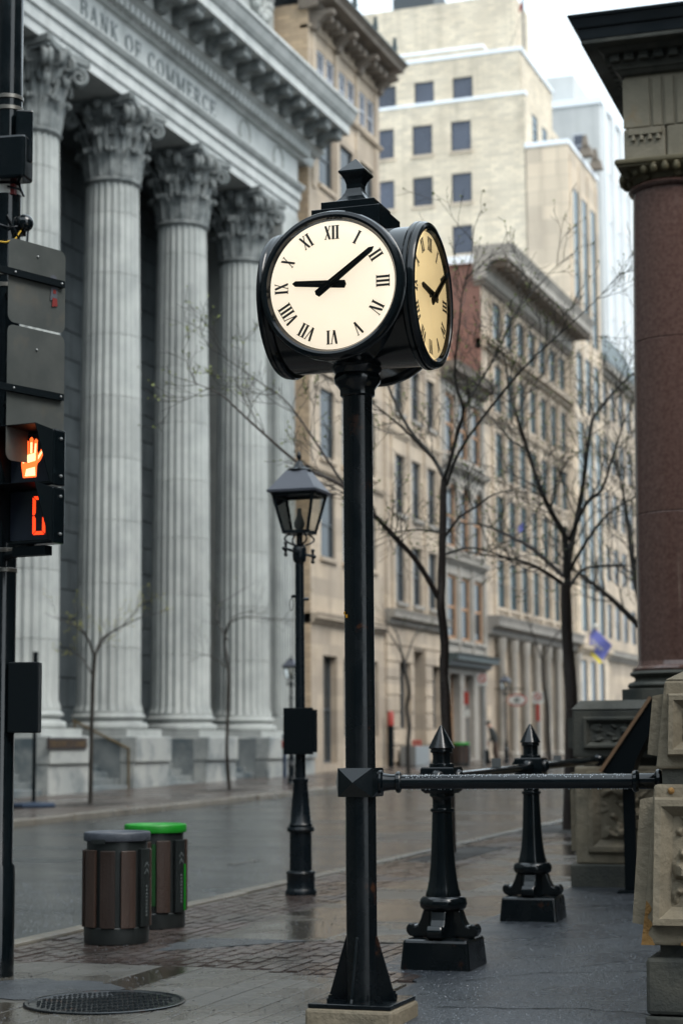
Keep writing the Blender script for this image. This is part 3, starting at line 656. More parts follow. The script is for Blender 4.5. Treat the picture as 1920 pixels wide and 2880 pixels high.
def blocks(root, m, Y0, Y1, z0, z1, h, L, ops, name='stone_block', t=.07):
    cache = {}; z = z0; r_ = 0
    while z + h <= z1 + .01:
        cuts = [(Y0, Y1)]
        for o in ops:
            if o[2] < z + h * .6 and o[3] > z + h * .4:
                n_ = []
                for (a_, b_) in cuts:
                    if o[0] > a_ and o[1] < b_: n_ += [(a_, o[0]), (o[1], b_)]
                    elif o[0] <= a_ < o[1] < b_: n_.append((o[1], b_))
                    elif a_ < o[0] < b_ <= o[1]: n_.append((a_, o[0]))
                    elif not (o[0] <= a_ and o[1] >= b_): n_.append((a_, b_))
                cuts = n_
        for (a_, b_) in cuts:
            k = max(1, round((b_ - a_) / L)); l_ = (b_ - a_) / k
            if l_ < .1: continue
            key = round(l_, 3)
            if key not in cache:
                me = MB().box(.002, t, .02, l_ - .02, .02, h - .02).mesh(name); me.materials.append(MATS[m]); cache[key] = me
            for j in range(k): put(name, cache[key], root, Vector((XF, a_ + j * l_, z)) - root.location, None, .012)
        z += h; r_ += 1
blocks(b3, 'sand', 66.95, 74.35, .95, 5.9, .62, 1.2, g3)
# --- greyer narrow front with ochre frames
b4 = thing('grey_stone_front', 'weathered grey stone front with ochre window frames and a dark shop cornice', 'building', (XF, 77.7, gz(77)))
o4 = []
for z0, z1 in ((13.6, 16.2), (9.7, 12.4), (5.9, 8.6)):
    for k in range(3): o4.append((75.2 + k * 2.05, 76.65 + k * 2.05, z0, z1, .15))
g4 = [(75.3, 76.9, 1.1, 4.5, .4), (77.6, 79.0, 1.0, 4.5, .4), (79.7, 80.7, 1.0, 4.5, .4)]
shell(b4, 'sand_grey', XF, -40, 74.45, 81.0, 17.0, o4 + g4, .22)
for o in o4: window(b4, FX(XF), o, .22, 'frame_brown', 'pane', 2, 1, .14, 'sand_grey')
for o in g4: window(b4, FX(XF), o, .4, 'frame_brown', 'pane_dark', 2, 1, .09)
cornice_run(b4, 'cornice_dark', XF, 74.4, 81.0, 16.6, .7, .8); cornice_run(b4, 'slate', XF, 74.5, 80.95, 4.75, .55, .7, 'shop_cornice'); cornice_run(b4, 'sand_grey', XF, 74.45, 81.0, 9.0, .35, .3, 'string_course'); cornice_run(b4, 'sand_grey', XF, 74.45, 81.0, 12.9, .3, .35, 'string_course')
wpart(MB().box(-30, -22.6, 74.6, 80.9, 17.0, 18.1), 'parapet', 'orange_brick', b4)
for y in (74.85, 76.92, 78.97, 80.95):
    wpart(MB().box(XF, XF + .06, y - .13, y + .13, 5.4, 16.5), 'pilaster', 'sand_grey', b4)
for k in range(3):
    t_ = MB(); yc = 75.92 + k * 2.05; t_.tube([(XF + .03, yc + .74 * cos(j * pi / 12), 12.05 + .6 * sin(j * pi / 12)) for j in range(13)], .1, 6); wpart(t_, 'arch', 'sand_grey', b4, smooth=True)
# --- corniced block with red brick flank
b5 = thing('corniced_block', 'tan stone block with deep cornice, pilasters and a red brick side wall', 'building', (XF, 90, gz(90)))
o5 = []
for z0, z1, d in ((19.9, 21.7, .3), (16.6, 18.8, .3), (13.6, 15.7, .3), (10.6, 12.8, .3), (7.7, 9.9, .3)):
    for k in range(7): o5.append((83.0 + k * 2.2, 84.6 + k * 2.2, z0, z1, .13))
g5 = [(82.6 + k * 2.3, 84.2 + k * 2.3, 1.1, 5.6, .5) for k in range(6)]
shell(b5, 'sand', XF, -45, 81.05, 98.3, 23.0, o5 + g5, .3, side_mat='red_brick')
for o in o5: window(b5, FX(XF), o, .3, 'frame_dark', 'pane_teal', 2, 1, .08, 'sand')
for o in g5: window(b5, FX(XF), o, .5, 'frame_dark', 'pane', 2, 1, .1)
mb = MB(); prof_y(mb, [(XF + .002, 22.2), (XF + .25, 22.3), (XF + .3, 22.75), (XF + .45, 22.8), (XF + .5, 23.05), (XF + 1.35, 23.06), (XF + 1.36, 23.4), (XF + 1.55, 23.75), (XF - .3, 23.76), (XF - .3, 22.2)], 80.9, 98.4); wpart(mb, 'cornice', 'sand_grey', b5)
bmod = MB().box(.3, 1.25, -.16, .16, 22.8, 23.05).mesh('modillion'); bmod.materials.append(MATS['cornice_dark'])
for k in range(20): put('modillion', bmod, b5, Vector((XF, 81.4 + k * .88, 0)) - b5.location)
cornice_run(b5, 'cornice_dark', XF, 81.0, 98.3, 21.95, .24, .2, 'string_course'); cornice_run(b5, 'sand', XF, 81.05, 98.3, 19.1, .5, .5, 'string_course'); cornice_run(b5, 'sand_dark', XF, 81.05, 98.3, 6.3, .9, .7, 'string_course'); cornice_run(b5, 'sand', XF, 81.05, 98.3, 16.0, .3, .25, 'string_course')  # the dark top band carries the cornice's shadow in its colour
wpart(MB().box(-45, -22.3, 80.9, 81.4, 23.0, 23.35), 'coping', 'coping', b5)
for k in range(8):
    y = 82.7 + k * 2.2
    wpart(MB().box(XF, XF + .1, y - .2, y + .2, 7.3, 19.05), 'pilaster', 'sand', b5); wpart(MB().box(XF, XF + .08, y - .16, y + .16, 19.62, 21.9), 'pilaster', 'sand', b5)
    wpart(MB().lathe([(.26, .9), (.26, 1.2), (.2, 1.25), (.18, 5.6), (.25, 5.8), (.25, 6.28)], 12, (XF + .25, y - .05, 0)), 'shop_column', 'sand_grey', b5, smooth=True)
# --- cream stepped tower block
dc = thing('cream_tower_block', 'tall cream brick office block with setbacks and blue blinds in its windows', 'building', (-24, 105, gz(100)))
YD = 98.4
so_ = []
for z0, z1 in ((36.85, 38.3), (33.95, 35.65), (31.05, 32.7), (28.15, 29.75), (25.3, 26.9), (22.4, 24.0)):
    for k in range(6): so_.append((-28.25 - k * 2.22, -27.1 - k * 2.22, z0, z1))
lo_ = [o for o in so_ if o[3] < 36]; hi_ = [o for o in so_ if o[3] > 36]
fo = [(100.0 + k * 2.3, 101.3 + k * 2.3, 34.3, 36.2, .08) for k in range(3)]
shell(dc, 'cream', -24.05, -60, YD, 107, 36.75, fo, .35, z0=0, side_mat='cream', side_ops=lo_, sdep=.14)
for o in lo_: window(dc, FY(YD), o, .14, 'frame_dark', 'pane_blue', 1, 1, .05, 'cream_stone')
for o in fo: window(dc, FX(-24.05), o, .35, 'frame_dark', 'pane_teal', 4, 1, .1)
up_ = MB(); wall_grid(up_, FY(YD + .45), -60, -24.4, 36.75, 39.4, hi_, .14); up_.box(-60, -24.41, YD + .62, 106.5, 36.75, 39.39)
wpart(up_, 'setback_wall', 'cream', dc)
for o in hi_: window(dc, FY(YD + .45), o, .14, 'frame_dark', 'pane_blue', 1, 1, .05)
wpart(MB().box(-60.1, -24.0, YD - .05, YD + .44, 36.752, 36.92), 'coping', 'coping', dc); wpart(MB().box(-60, -24.3, YD + .4, 106.5, 39.42, 39.62), 'coping', 'coping', dc)
wpart(MB().box(-40, -27.2, 101.5, 106.4, 39.6, 40.9), 'setback_wall', 'cream', dc); wpart(MB().box(-40, -27.15, 101.45, 106.45, 40.9, 41.05), 'coping', 'coping', dc)
wpart(MB().box(-36, -25.6, 102.5, 106, 41.05, 44.2), 'penthouse', 'cream', dc); wpart(MB().box(-33, -30.5, 103, 105.5, 44.2, 45.6), 'roof_plant', 'frame_dark', dc)
pj = []
for k in range(3): pj.append((99.5 + k * 2.2, 100.9 + k * 2.2, 23.6, 31.6, .07)); pj.append((99.5 + k * 2.2, 100.9 + k * 2.2, 19.5, 22.6, .07)); pj.append((99.5 + k * 2.2, 100.9 + k * 2.2, 7.5, 18.8, .07))
gj = [(99.2 + k * 2.2, 100.6 + k * 2.2, 1.4, 6.0, .1) for k in range(3)]
mb = MB(); wall_grid(mb, FX(-21.75), YD, 106, 0, 33.7, pj + gj, .4); mb.add([(-21.75, YD, 0), (-24.1, YD, 0), (-24.1, YD, 33.7), (-21.75, YD, 33.7)], [(0, 1, 2, 3)]); mb.add([(-21.75, YD, 33.7), (-24.1, YD, 33.7), (-24.1, 106, 33.7), (-21.75, 106, 33.7)], [(0, 1, 2, 3)]); mb.add([(-21.75, 106, 0), (-24.1, 106, 0), (-24.1, 106, 33.7), (-21.75, 106, 33.7)], [(0, 1, 2, 3)])
wpart(mb, 'street_front', 'cream_stone', dc)
wpart(MB().box(-24.0, -22.2, YD + .1, 105.9, 0, 33.6), 'core', 'pane_dark', dc)
for o in pj: window(dc, FX(-21.75), o, .15, 'frame_dark', 'pane_teal', 4 if o[3] - o[2] > 4 else 2, 1, .1)
for o in gj: window(dc, FX(-21.75), o, .15, 'frame_dark', 'pane_dark', 2, 1, .1)
wpart(MB().box(-24.1, -21.68, YD - .06, 106.1, 33.7, 33.95), 'coping', 'coping', dc)
for k in range(4): wpart(MB().box(-21.75, -21.68, 98.75 + k * 2.2, 99.2 + k * 2.2, 6.9, 33.2), 'pier', 'cream_stone', dc)
cornice_run(dc, 'cream_stone', -21.75, YD, 106, 6.3, .5, .4, 'string_course')
for (y, z) in ((99.0, 24.0), (102.0, 33.95), (104.6, 33.95)):
    e = MB(); e.box(-21.9, -21.1, y - .2, y + .25, z, z + .6, .12); e.box(-21.75, -21.35, y - .14, y + .2, z + .6, z + 1.3, .1); wpart(e, 'carved_beast', 'cornice_dark', dc, bevel=.05)
fp = thing('rooftop_flagpole', 'thin flagpole with a furled flag on the cream block roof', 'flagpole', (-24.3, 99.4, 39.6))
MB().tube([(0, 0, 0), (0, 0, 3.1)], .05, 6).build('pole', 'frame_dark', fp)
MB().tube([(.03, .02, 2.95), (-.12, .04, 2.5), (-.2, .02, 2.2)], [.02, .09, .05], 6).build('flag', 'sign_red', fp)
MB().tube([(-.9, 0, 0), (0, 0, 2.2)], .015, 4).build('stay', 'frame_dark', fp)
# --- mansard house and what follows
b6 = thing('mansard_house', 'light stone house with dark mansard roof past the cream block', 'building', (XF, 112, gz(112)))
o6 = [(107.2 + k * 2.4, 108.6 + k * 2.4, z0, z0 + 2.0, .1) for k in range(5) for z0 in (7.5, 10.8, 14, 17.2, 20.4)]
shell(b6, 'sand', XF, -40, 106.15, 118.5, 23.2, o6, .25, side_mat='sand')
for o in o6: window(b6, FX(XF), o, .25, 'frame_dark', 'pane', 2, 1, .08)
mb = MB(); prof_y(mb, [(-21.6, 23.25), (-21.6, 23.6), (-23.0, 26.2), (-30, 26.3), (-30, 23.25)], 106.1, 118.5); wpart(mb, 'mansard_roof', 'slate', b6); cornice_run(b6, 'sand_grey', XF, 106.2, 118.5, 22.6, .6, .6); cornice_run(b6, 'sand_grey', XF, 106.2, 118.5, 6.2, .6, .5, 'string_course')
b7 = thing('slab_house', 'grey stone house with a dark corner strip at the street end', 'building', (XF, 132, gz(132)))
o7 = [(119.5 + k * 2.4, 120.9 + k * 2.4, z0, z0 + 2.0, .1) for k in range(8) for z0 in (3, 7.5, 11, 14.5)]
shell(b7, 'sand_dark', XF, -40, 118.6, 150, 19, o7, .25)
for o in o7: window(b7, FX(XF), o, .25, 'frame_dark', 'pane', 2, 1, .08)
wt = thing('white_tower', 'white ribbed office tower fading into the overcast sky', 'building', (-25.4, 140, 1.5))
tw = [(127 + k * 3.0, 128.4 + k * 3.0, 8 + 3.4 * j, 10.2 + 3.4 * j, .12) for k in range(9) for j in range(10)]
shell(wt, 'white_panel', -25.4, -45, 125.2, 165, 45.0, tw, .12, z0=0, side_mat='grey_panel')
for o in tw[::1]: window(wt, FX(-25.4), o, .12, 'coping', 'white_panel', 1, 1, .1)
wpart(MB().box(-45, -25.2, 125.1, 165, 45, 45.5), 'coping', 'coping', wt)
for k in range(13): wpart(MB().box(-25.4, -25.1, 125.4 + k * 3.0, 126.2 + k * 3.0, 20, 44.9), 'rib', 'white_panel', wt)
wpart(MB().box(-45, -28.2, 130, 160, 45.5, 49.0), 'plant_room', 'grey_panel', wt)
o = (-27.3, -26.5, 40.5, 43.0); window(wt, FY(125.18), o, .03, 'frame_white', 'pane_blue', 3, 1, .08)
# --- unseen blocks added behind and beside the viewpoint to shade the street
ob = thing('unseen_rear_block', 'unseen dark building added behind the viewpoint to shade the street', 'building', (-4, -26, gz(-26)))
obw = [(-30 + k * 3.2, -28.4 + k * 3.2, z, z + 2.2, .2) for k in range(17) for z in (3, 7, 11, 15, 19)]
mb = MB(); mb.box(-34, 26, -45, -26, -1, 27); wpart(mb, 'wall', 'slate', ob)
mb = MB()
for o in obw: mb.box(o[0], o[1], -26.02, -25.95, o[2], o[3])
wpart(mb, 'window_bands', 'pane', ob)
sw = thing('unseen_side_block', 'unseen corner building added left of the bank to shade the street', 'building', (-22, 10, gz(10)))
wpart(MB().box(-45, -22, -14, 26, -1, 20), 'wall', 'slate', sw); cornice_run(sw, 'sand_dark', -22, -14, 26, 18.5, 1.2, 1.0)
# ================================================================== street clock
AX, AY, ARZ = -3.448, 10.04, .0125
ck = thing('street_clock', 'black four-faced street clock with lit Roman dials on a tall iron post', 'clock', (AX, AY, .12), ARZ)
mb = MB().box(-.245, .245, -.245, .245, -.08, .088); mb.build('concrete_pad', 'olive', ck, bevel=.018)
MB().box(-.231, .231, -.231, .231, .089, .113).build('base_plate', 'iron_rust', ck, bevel=.004)
for k in range(4):
    a = k * pi / 2; g = MB(); g.prism([(.07, .113), (.195, .113), (.185, .135), (.088, .45), (.07, .45)], lambda p, q, d: (p * cos(a) - (d - .008) * sin(a), p * sin(a) + (d - .008) * cos(a), q), .016); g.build('gusset', 'iron_rust', ck, bevel=.003)
    b = MB().lathe([(.02, .113), (.02, .133), (.012, .134), (.012, .15)], 6); b.build('bolt', 'iron_rust', ck, loc=(.175 * cos(a + pi / 4) * 1.1, .175 * sin(a + pi / 4) * 1.1, 0))
fl8 = lambda a: 1 - .035 * abs(sin(4 * a)) ** .5
MB().lathe([(.0865, .113), (.0865, 1.2), (.0855, 1.22), (.085, 3.3), (.085, 3.47)], 96, fn=fl8).build('post', 'iron_rust', ck, smooth=True, ang=50)
c = MB(); h = .098; z0, z1 = 1.2, 1.356; zm = (z0 + z1) / 2
c.box(-h, h, -h, h, z0, z1)
for k in range(4):
    a = k * pi / 2; rot = lambda x, y, z: (x * cos(a) - y * sin(a), x * sin(a) + y * cos(a), z)
    c.add([rot(-h, -h, z1), rot(h, -h, z1), rot(h, -h, z0), rot(-h, -h, z0), rot(0, -h - .045, zm)], [(0, 1, 4), (1, 2, 4), (2, 3, 4), (3, 0, 4)])
c.build('faceted_collar', 'iron', ck)
MB().lathe([(.088, 3.42), (.1, 3.43), (.1, 3.46), (.112, 3.48), (.13, 3.5), (.135, 3.53), (.125, 3.55), (.14, 3.57), (.15, 3.6), (.15, 3.68)], 32, fn=lambda a: 1 - .02 * (sin(8 * a) > 0)).build('neck', 'iron', ck, smooth=True)
ZD = 4.09 - .12
hd = MB(); N = 72
for ax in (0, 1):
    for (r_, e) in ((.392, .40),):
        vs_ = []
        for t in (-e, e):
            for k in range(N):
                a = 2 * pi * k / N; p = (r_ * cos(a), t, ZD + r_ * sin(a)); vs_.append(p if ax else (p[1], p[0], p[2]))
        hd.add(vs_, [(k, (k + 1) % N, N + (k + 1) % N, N + k) for k in range(N)] + [tuple(range(N)), tuple(range(N, 2 * N))])
hd.build('housing', 'iron', ck, smooth=True, ang=40)
def ringm(prof, fr, n=72):
    mb = MB(); m_ = len(prof); vs_ = [fr(r_ * cos(2 * pi * k / n), r_ * sin(2 * pi * k / n), d) for r_, d in prof for k in range(n)]
    mb.add(vs_, [(i * n + k, i * n + (k + 1) % n, (i + 1) * n + (k + 1) % n, (i + 1) * n + k) for i in range(m_ - 1) for k in range(n)]); return mb
DR = .354
faces = [lambda a, b, d: (a, -d, ZD + b), lambda a, b, d: (d, a, ZD + b), lambda a, b, d: (-d, -a, ZD + b), lambda a, b, d: (-a, d, ZD + b)]
NUM = ['XII', 'I', 'II', 'III', 'IV', 'V', 'VI', 'VII', 'VIII', 'IX', 'X', 'XI']
def hand(fr, ang, L, tail, w0, d, name, par):
    ca, sa = cos(ang), sin(ang); tr = lambda p, q: (p * ca + q * sa, -p * sa + q * ca)   # q along the hand
    pl_ = [(-w0, -tail + w0 * .4), (0, -tail), (w0, -tail + w0 * .4), (w0, -tail * .5), (w0 * .7, L * .92), (0, L), (-w0 * .7, L * .92), (-w0, -tail * .5)]
    mb = MB(); mb.prism([tr(*p) for p in pl_], lambda a, b, e: fr(a, b, d + e), .008)
    # raised ridge
    rg = [tr(0, -tail * .9), tr(w0 * .45, 0), tr(0, L * .95), tr(-w0 * .45, 0)]
    mb.add([fr(*rg[0], d + .0082), fr(*rg[1], d + .0082), fr(*rg[2], d + .0082), fr(*rg[3], d + .0082), fr(*tr(0, 0), d + .013)], [(0, 1, 4), (1, 2, 4), (2, 3, 4), (3, 0, 4)])
    return mb.build(name, 'iron_matte', par)
for fi, fr in enumerate(faces):
    ringm([(.39, .375), (.408, .38), (.416, .392), (.416, .41), (.408, .416), (.412, .422), (.412, .437), (.404, .452), (.386, .458), (.372, .453), (.364, .437), (.355, .425)], fr).build('bezel', 'iron', ck, smooth=True, ang=30)
    if fi > 1: 
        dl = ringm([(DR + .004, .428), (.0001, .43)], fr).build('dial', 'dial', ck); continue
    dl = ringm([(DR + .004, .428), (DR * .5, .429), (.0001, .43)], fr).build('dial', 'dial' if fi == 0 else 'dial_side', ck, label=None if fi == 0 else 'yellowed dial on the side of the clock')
    for k, t in enumerate(NUM):
        wd = sum(glyph(ch, .2, .07)[1] + .04 for ch in t) - .04; Hn = .077; sx = .76; a = 2 * pi * k / 12; ca, sa = cos(a), sin(a); rad0 = DR * .715
        nm = MB(); fn_ = lambda p, q, d: fr(p * ca + (q + rad0) * sa, -p * sa + (q + rad0) * ca, .4312 + d)
        word(nm, t, fn_, Hn, .0015, T=.22, t=.08, gap=.04, sx=sx, x0=-wd * Hn * sx / 2); nm.build('numeral', 'numeral', dl)
    hm = 9.0; hh = 9 + hm / 60
    hand(fr, 2 * pi * hh / 12, DR * .63, DR * .25, .0215, .447, 'hour_hand', dl); hand(fr, 2 * pi * hm / 60, DR * .88, DR * .28, .0205, .462, 'minute_hand', dl)
    gl = ringm([(.36, .456), (.3, .466), (.2, .475), (.1, .481), (.0005, .483)], fr); gl.build('crystal', 'glass_clear', dl, smooth=True)
    hub = MB(); hub.tube([fr(0, 0, .43), fr(0, 0, .478)], .012, 12); hub.build('hub', 'iron_matte', dl)
MB().box(-.2, .2, -.2, .2, 4.33, 4.468).build('cap_plate', 'iron', ck, bevel=.004)
MB().box(-.157, .157, -.157, .157, 4.469, 4.52).build('cap_plate', 'iron', ck, bevel=.004)
pr = [(.108, 4.521), (.106, 4.527), (.083, 4.545), (.063, 4.57), (.049, 4.597), (.042, 4.62), (.043, 4.645), (.052, 4.672), (.066, 4.695), (.079, 4.708), (.079, 4.718), (.001, 4.803)]
MB().sq(pr).build('finial', 'iron', ck)
st = MB(); zs = 2.196
for (x0, dz) in ((-.075, 0), (-.058, -.018)):
    for (xx, ) in ((x0,),):
        y0 = -sqrt(.0862 ** 2 - max(-.0855, xx) ** 2) - .003; y1 = -sqrt(.0862 ** 2 - (xx + .016) ** 2) - .003
        st.add([(xx, y0, zs + dz), (xx + .016, y1, zs + dz), (xx + .016, y1, zs + dz + .018), (xx, y0, zs + dz + .018)], [(0, 1, 2, 3)])
st.build('sticker', 'orange', ck, label='two small orange squares stuck on the post')
# ================================================================== front rail from the clock post to the near pier
p0 = Vector((AX + .1, AY + .0013, 1.398)); p1 = Vector((-1.86, 10.36, 1.41)); L = (p1 - p0).length
fr_ = thing('front_handrail', 'wet black pipe rail running from the clock post to the right pier', 'railing', p0, atan2((p1 - p0).y, (p1 - p0).x))
lx = lambda pr: [(x, r_) for x, r_ in pr]
def xl(prof, n=24):
    mb = MB(); vs_ = [(x, r_ * cos(2 * pi * k / n), r_ * sin(2 * pi * k / n)) for x, r_ in prof for k in range(n)]; m_ = len(prof)
    mb.add(vs_, [(i * n + k, i * n + (k + 1) % n, (i + 1) * n + (k + 1) % n, (i + 1) * n + k) for i in range(m_ - 1) for k in range(n)]); return mb
xl([(.08, .038), (L - .08, .0395)]).build('pipe', 'iron', fr_, smooth=True)
xl([(0, .06), (.008, .066), (.02, .066), (.03, .05), (.07, .044), (.095, .044), (.1, .056), (.112, .06), (.124, .056), (.13, .038)]).build('socket', 'iron', fr_, smooth=True)
xl([(L - .15, .039), (L - .145, .054), (L - .13, .06), (L - .115, .054), (L - .11, .042), (L - .03, .044), (L - .02, .062), (L - .005, .066), (L + .01, .055), (L + .012, .001)]).build('socket', 'iron', fr_, smooth=True)
dr = MB(); rr = random.Random(5)
for k in range(46): dr.sphere((rr.uniform(.15, L - .16), rr.uniform(-.004, .004), -.0405), rr.uniform(.002, .0048), 6, 4)
dr.build('water_drops', 'drop', fr_, smooth=True, kind='stuff')
dr = MB()
for k in range(420):
    a = rr.uniform(R(35), R(145)) ; x = rr.uniform(.14, L - .16); dr.sphere((x, -.0385 * cos(a), .0385 * sin(a)), rr.uniform(.0012, .0034), 5, 3)
dr.build('water_beads', 'drop', fr_, smooth=True, kind='stuff')
# ================================================================== spiked bollards
def make_bollard():
    b = thing('spiked_bollard', 'x', 'bollard', (0, 0, 0), ARZ, 'spiked iron bollards')
    mb = MB().box(-.24, .24, -.24, .24, -.06, .19, .022); mb.build('stone_block', 'iron_rust', b, bevel=.02)
    for k in range(4):
        a = k * pi / 2; f = MB()
        pts = [(.06, .37), (.10, .37), (.125, .33), (.15, .27), (.17, .235), (.195, .225), (.222, .235), (.232, .258), (.225, .28), (.205, .288), (.192, .276), (.18, .27), (.17, .29), (.15, .345), (.13, .385), (.06, .385)]
        pts = [(.05, .19), (.10, .195), (.15, .192), (.19, .19), (.225, .198), (.245, .225), (.245, .255), (.225, .28), (.2, .28), (.185, .262), (.165, .27), (.145, .31), (.125, .37), (.05, .38)]
        f.prism(pts, lambda p, q, d: (p * cos(a) - (d - .052) * sin(a), p * sin(a) + (d - .052) * cos(a), q), .104); f.build('scroll_foot', 'iron', b, bevel=.012)
    MB().lathe([(.1, .19), (.1, .36), (.13, .365), (.152, .385), (.158, .41), (.152, .438), (.135, .456), (.118, .458)], 40).build('torus', 'iron', b, smooth=True)
    MB().lathe([(.116, .458), (.116, .472), (.106, .5), (.094, .56), (.084, .65), (.077, .75), (.072, .88), (.067, 1.005), (.076, 1.008), (.08, 1.018), (.076, 1.03), (.065, 1.033), (.063, 1.08), (.066, 1.1), (.082, 1.112), (.082, 1.13)], 40).build('shaft', 'iron', b, smooth=True, ang=50)
    mb = MB(); mb.sq([(.09, 1.13), (.112, 1.15), (.115, 1.285), (.108, 1.302)]); 
    for k in range(4):
        a = k * pi / 2; mb.sphere((.107 * cos(a), .107 * sin(a), 1.235), .052, 16, 8)
    mb.build('rail_block', 'iron', b, smooth=True, ang=30)
    MB().lathe([(.082, 1.302), (.084, 1.312), (.08, 1.325), (.061, 1.33), (.059, 1.36), (.061, 1.395), (.073, 1.4), (.075, 1.41), (.07, 1.422), (.08, 1.424), (.086, 1.43), (.045, 1.51), (.008, 1.578), (.001, 1.58)], 36).build('spike', 'iron', b, smooth=True, ang=35)
    return b
bo = make_bollard(); bo.location = (-3.68, 12.38, gz(12.38)); bo['label'] = 'nearer spiked black iron bollard, just right of the clock post'
bo2 = copy_tree(bo); bo2.location = (-3.84, 15.48, gz(15.48)); bo2.rotation_euler.z = .05; bo2['label'] = 'farther spiked black iron bollard, beside the far stone pedestal'
br = thing('back_handrail', 'black pipe rail joining the two spiked bollards to the far pedestal', 'railing', (-3.68, 12.38, 1.38))
P = [Vector((0, .1, .005)), Vector((-.155, 3.0, .03)), Vector((-.17, 3.2, .032)), Vector((-.22, 6.05, .06))]
MB().tube(P[:2], .034, 16).build('pipe', 'iron', br, smooth=True); MB().tube(P[2:], .034, 16).build('pipe', 'iron', br, smooth=True)
for q in (P[0] + Vector((0, .06, 0)), P[1], P[2] + Vector((0, .05, 0))): MB().tube([q - Vector((0, .03, 0)), q + Vector((0, .03, 0))], .048, 16).build('collar', 'iron', br, smooth=True)
MB().sphere(P[3], .062, 20, 12).build('ball_end', 'iron', br, smooth=True)
for y, x in ((1.75, -.09), (4.5, -.262)): MB().box(x - .035, x + .035, y - .006, y + .006, .04, .115).build('bracket_tab', 'galv', br)
# ================================================================== lamp posts
def make_lamp(box=True):
    lp = thing('street_lamp', 'x', 'street lamp', (0, 0, 0), .03, 'lantern street lamps')
    MB().lathe([(.15, 0), (.15, .03), (.138, .05), (.133, .06), (.133, .19), (.14, .2), (.133, .215), (.106, .225), (.104, .58), (.125, .585), (.134, .605), (.125, .63), (.106, .635), (.115, .65), (.1, .67), (.085, .84), (.068, 1.04), (.075, 1.05), (.075, 1.08), (.05, 1.09)], 32).build('pedestal', 'iron_lamp', lp, smooth=True, ang=40)
    MB().lathe([(.05, 1.08), (.046, 2.0), (.042, 3.14), (.062, 3.16), (.067, 3.2), (.067, 3.28), (.05, 3.31), (.03, 3.32), (.03, 3.43)], 24).build('pole', 'iron_lamp', lp, smooth=True, ang=40)
    t = MB(); t.tube([(0, -.42, 3.24), (0, .42, 3.24)], .014, 8)
    for s_ in (-1, 1):
        t.tube([(0, s_ * .40, 3.19), (0, s_ * .40, 3.29)], .014, 8); t.sphere((0, s_ * .44, 3.24), .022, 8, 6); t.sphere((0, s_ * .40, 3.185), .02, 8, 6); t.sphere((0, s_ * .40, 3.295), .02, 8, 6)
    t.build('ladder_arm', 'iron_lamp', lp, smooth=True)
    for k in range(4):
        a = k * pi / 2 + pi / 4; q = MB(); q.tube([((.03 + .09 * sin(pi * j / 10) + .07 * j / 10) * cos(a), (.03 + .09 * sin(pi * j / 10) + .07 * j / 10) * sin(a), 3.3 + .12 * j / 10) for j in range(11)], .009, 6); q.build('scroll', 'iron_lamp', lp, smooth=True)
    zb, zt = 3.42, 3.81; hb, ht_ = .122, .205
    f = MB(); f.box(-hb - .01, hb + .01, -hb - .01, hb + .01, zb, zb + .03); f.box(-ht_ - .005, ht_ + .005, -ht_ - .005, -ht_ + .02, zt - .03, zt); f.box(-ht_ - .005, ht_ + .005, ht_ - .02, ht_ + .005, zt - .03, zt); f.box(-ht_ - .005, -ht_ + .02, -ht_ + .02, ht_ - .02, zt - .03, zt); f.box(ht_ - .02, ht_ + .005, -ht_ + .02, ht_ - .02, zt - .03, zt)
    for sx, sy in ((1, 1), (1, -1), (-1, 1), (-1, -1)): f.tube([(sx * hb, sy * hb, zb + .02), (sx * ht_, sy * ht_, zt)], .016, 4)
    f.build('lantern_frame', 'iron_lamp', lp)
    for k in range(4):
        a = k * pi / 2; rot = lambda x, y, z: (x * cos(a) - y * sin(a), x * sin(a) + y * cos(a), z)
        g = MB(); g.add([rot(-hb + .01, -hb + .002, zb + .03), rot(hb - .01, -hb + .002, zb + .03), rot(ht_ - .01, -ht_ + .006, zt - .03), rot(-ht_ + .01, -ht_ + .006, zt - .03)], [(0, 1, 2, 3)]); g.build('pane', 'glass_lamp', lp)
    MB().lathe([(.035, zb + .03), (.035, zb + .055), (.045, zb + .06), (.052, zb + .09), (.045, zb + .13), (.025, zb + .18), (.019, zb + .25)], 16).build('chimney_glass', 'frost', lp, smooth=True)
    r_ = MB(); r_.sq([(.245, zt + .001), (.248, zt + .025), (.235, zt + .03), (.105, zt + .215), (.1, zt + .22)]); r_.build('roof', 'lamp_roof', lp)
    MB().lathe([(.118, zt + .22), (.12, zt + .235), (.105, zt + .245), (.07, zt + .25), (.045, zt + .28), (.03, zt + .31), (.012, zt + .325), (.012, zt + .335), (.024, zt + .36), (.018, zt + .39), (.008, zt + .41), (.004, zt + .42)], 20).build('finial', 'iron_lamp', lp, smooth=True)
    for (s_, z) in ((-1, 2.82), (1, 2.79)): MB().tube([(s_ * .035, 0, z), (s_ * .085, .02, z)], .016, 8).build('hook', 'iron_lamp', lp)
    lk = MB(); lk.tube([(-.085 + .018 * cos(a_ * pi / 8) - .0, .0, 2.74 + .06 * sin(a_ * pi / 8)) for a_ in range(17)], .003, 5); lk.build('cable_loop', 'iron_lamp', lp)
    if box:
        MB().box(-.13, .15, -.07, .0, 1.31, 1.75).build('control_box', 'iron_matte', lp, bevel=.006, loc=(0, -.05, 0))
        MB().box(.15, .185, -.1, -.02, 1.33, 1.73).build('box_hinge', 'iron_matte', lp, loc=(0, -.02, 0))
    return lp
l1 = make_lamp(); l1.location = (-6.51, 17.2, gz(17.2)); l1['label'] = 'tall black lantern street lamp with control box, left of the clock post'
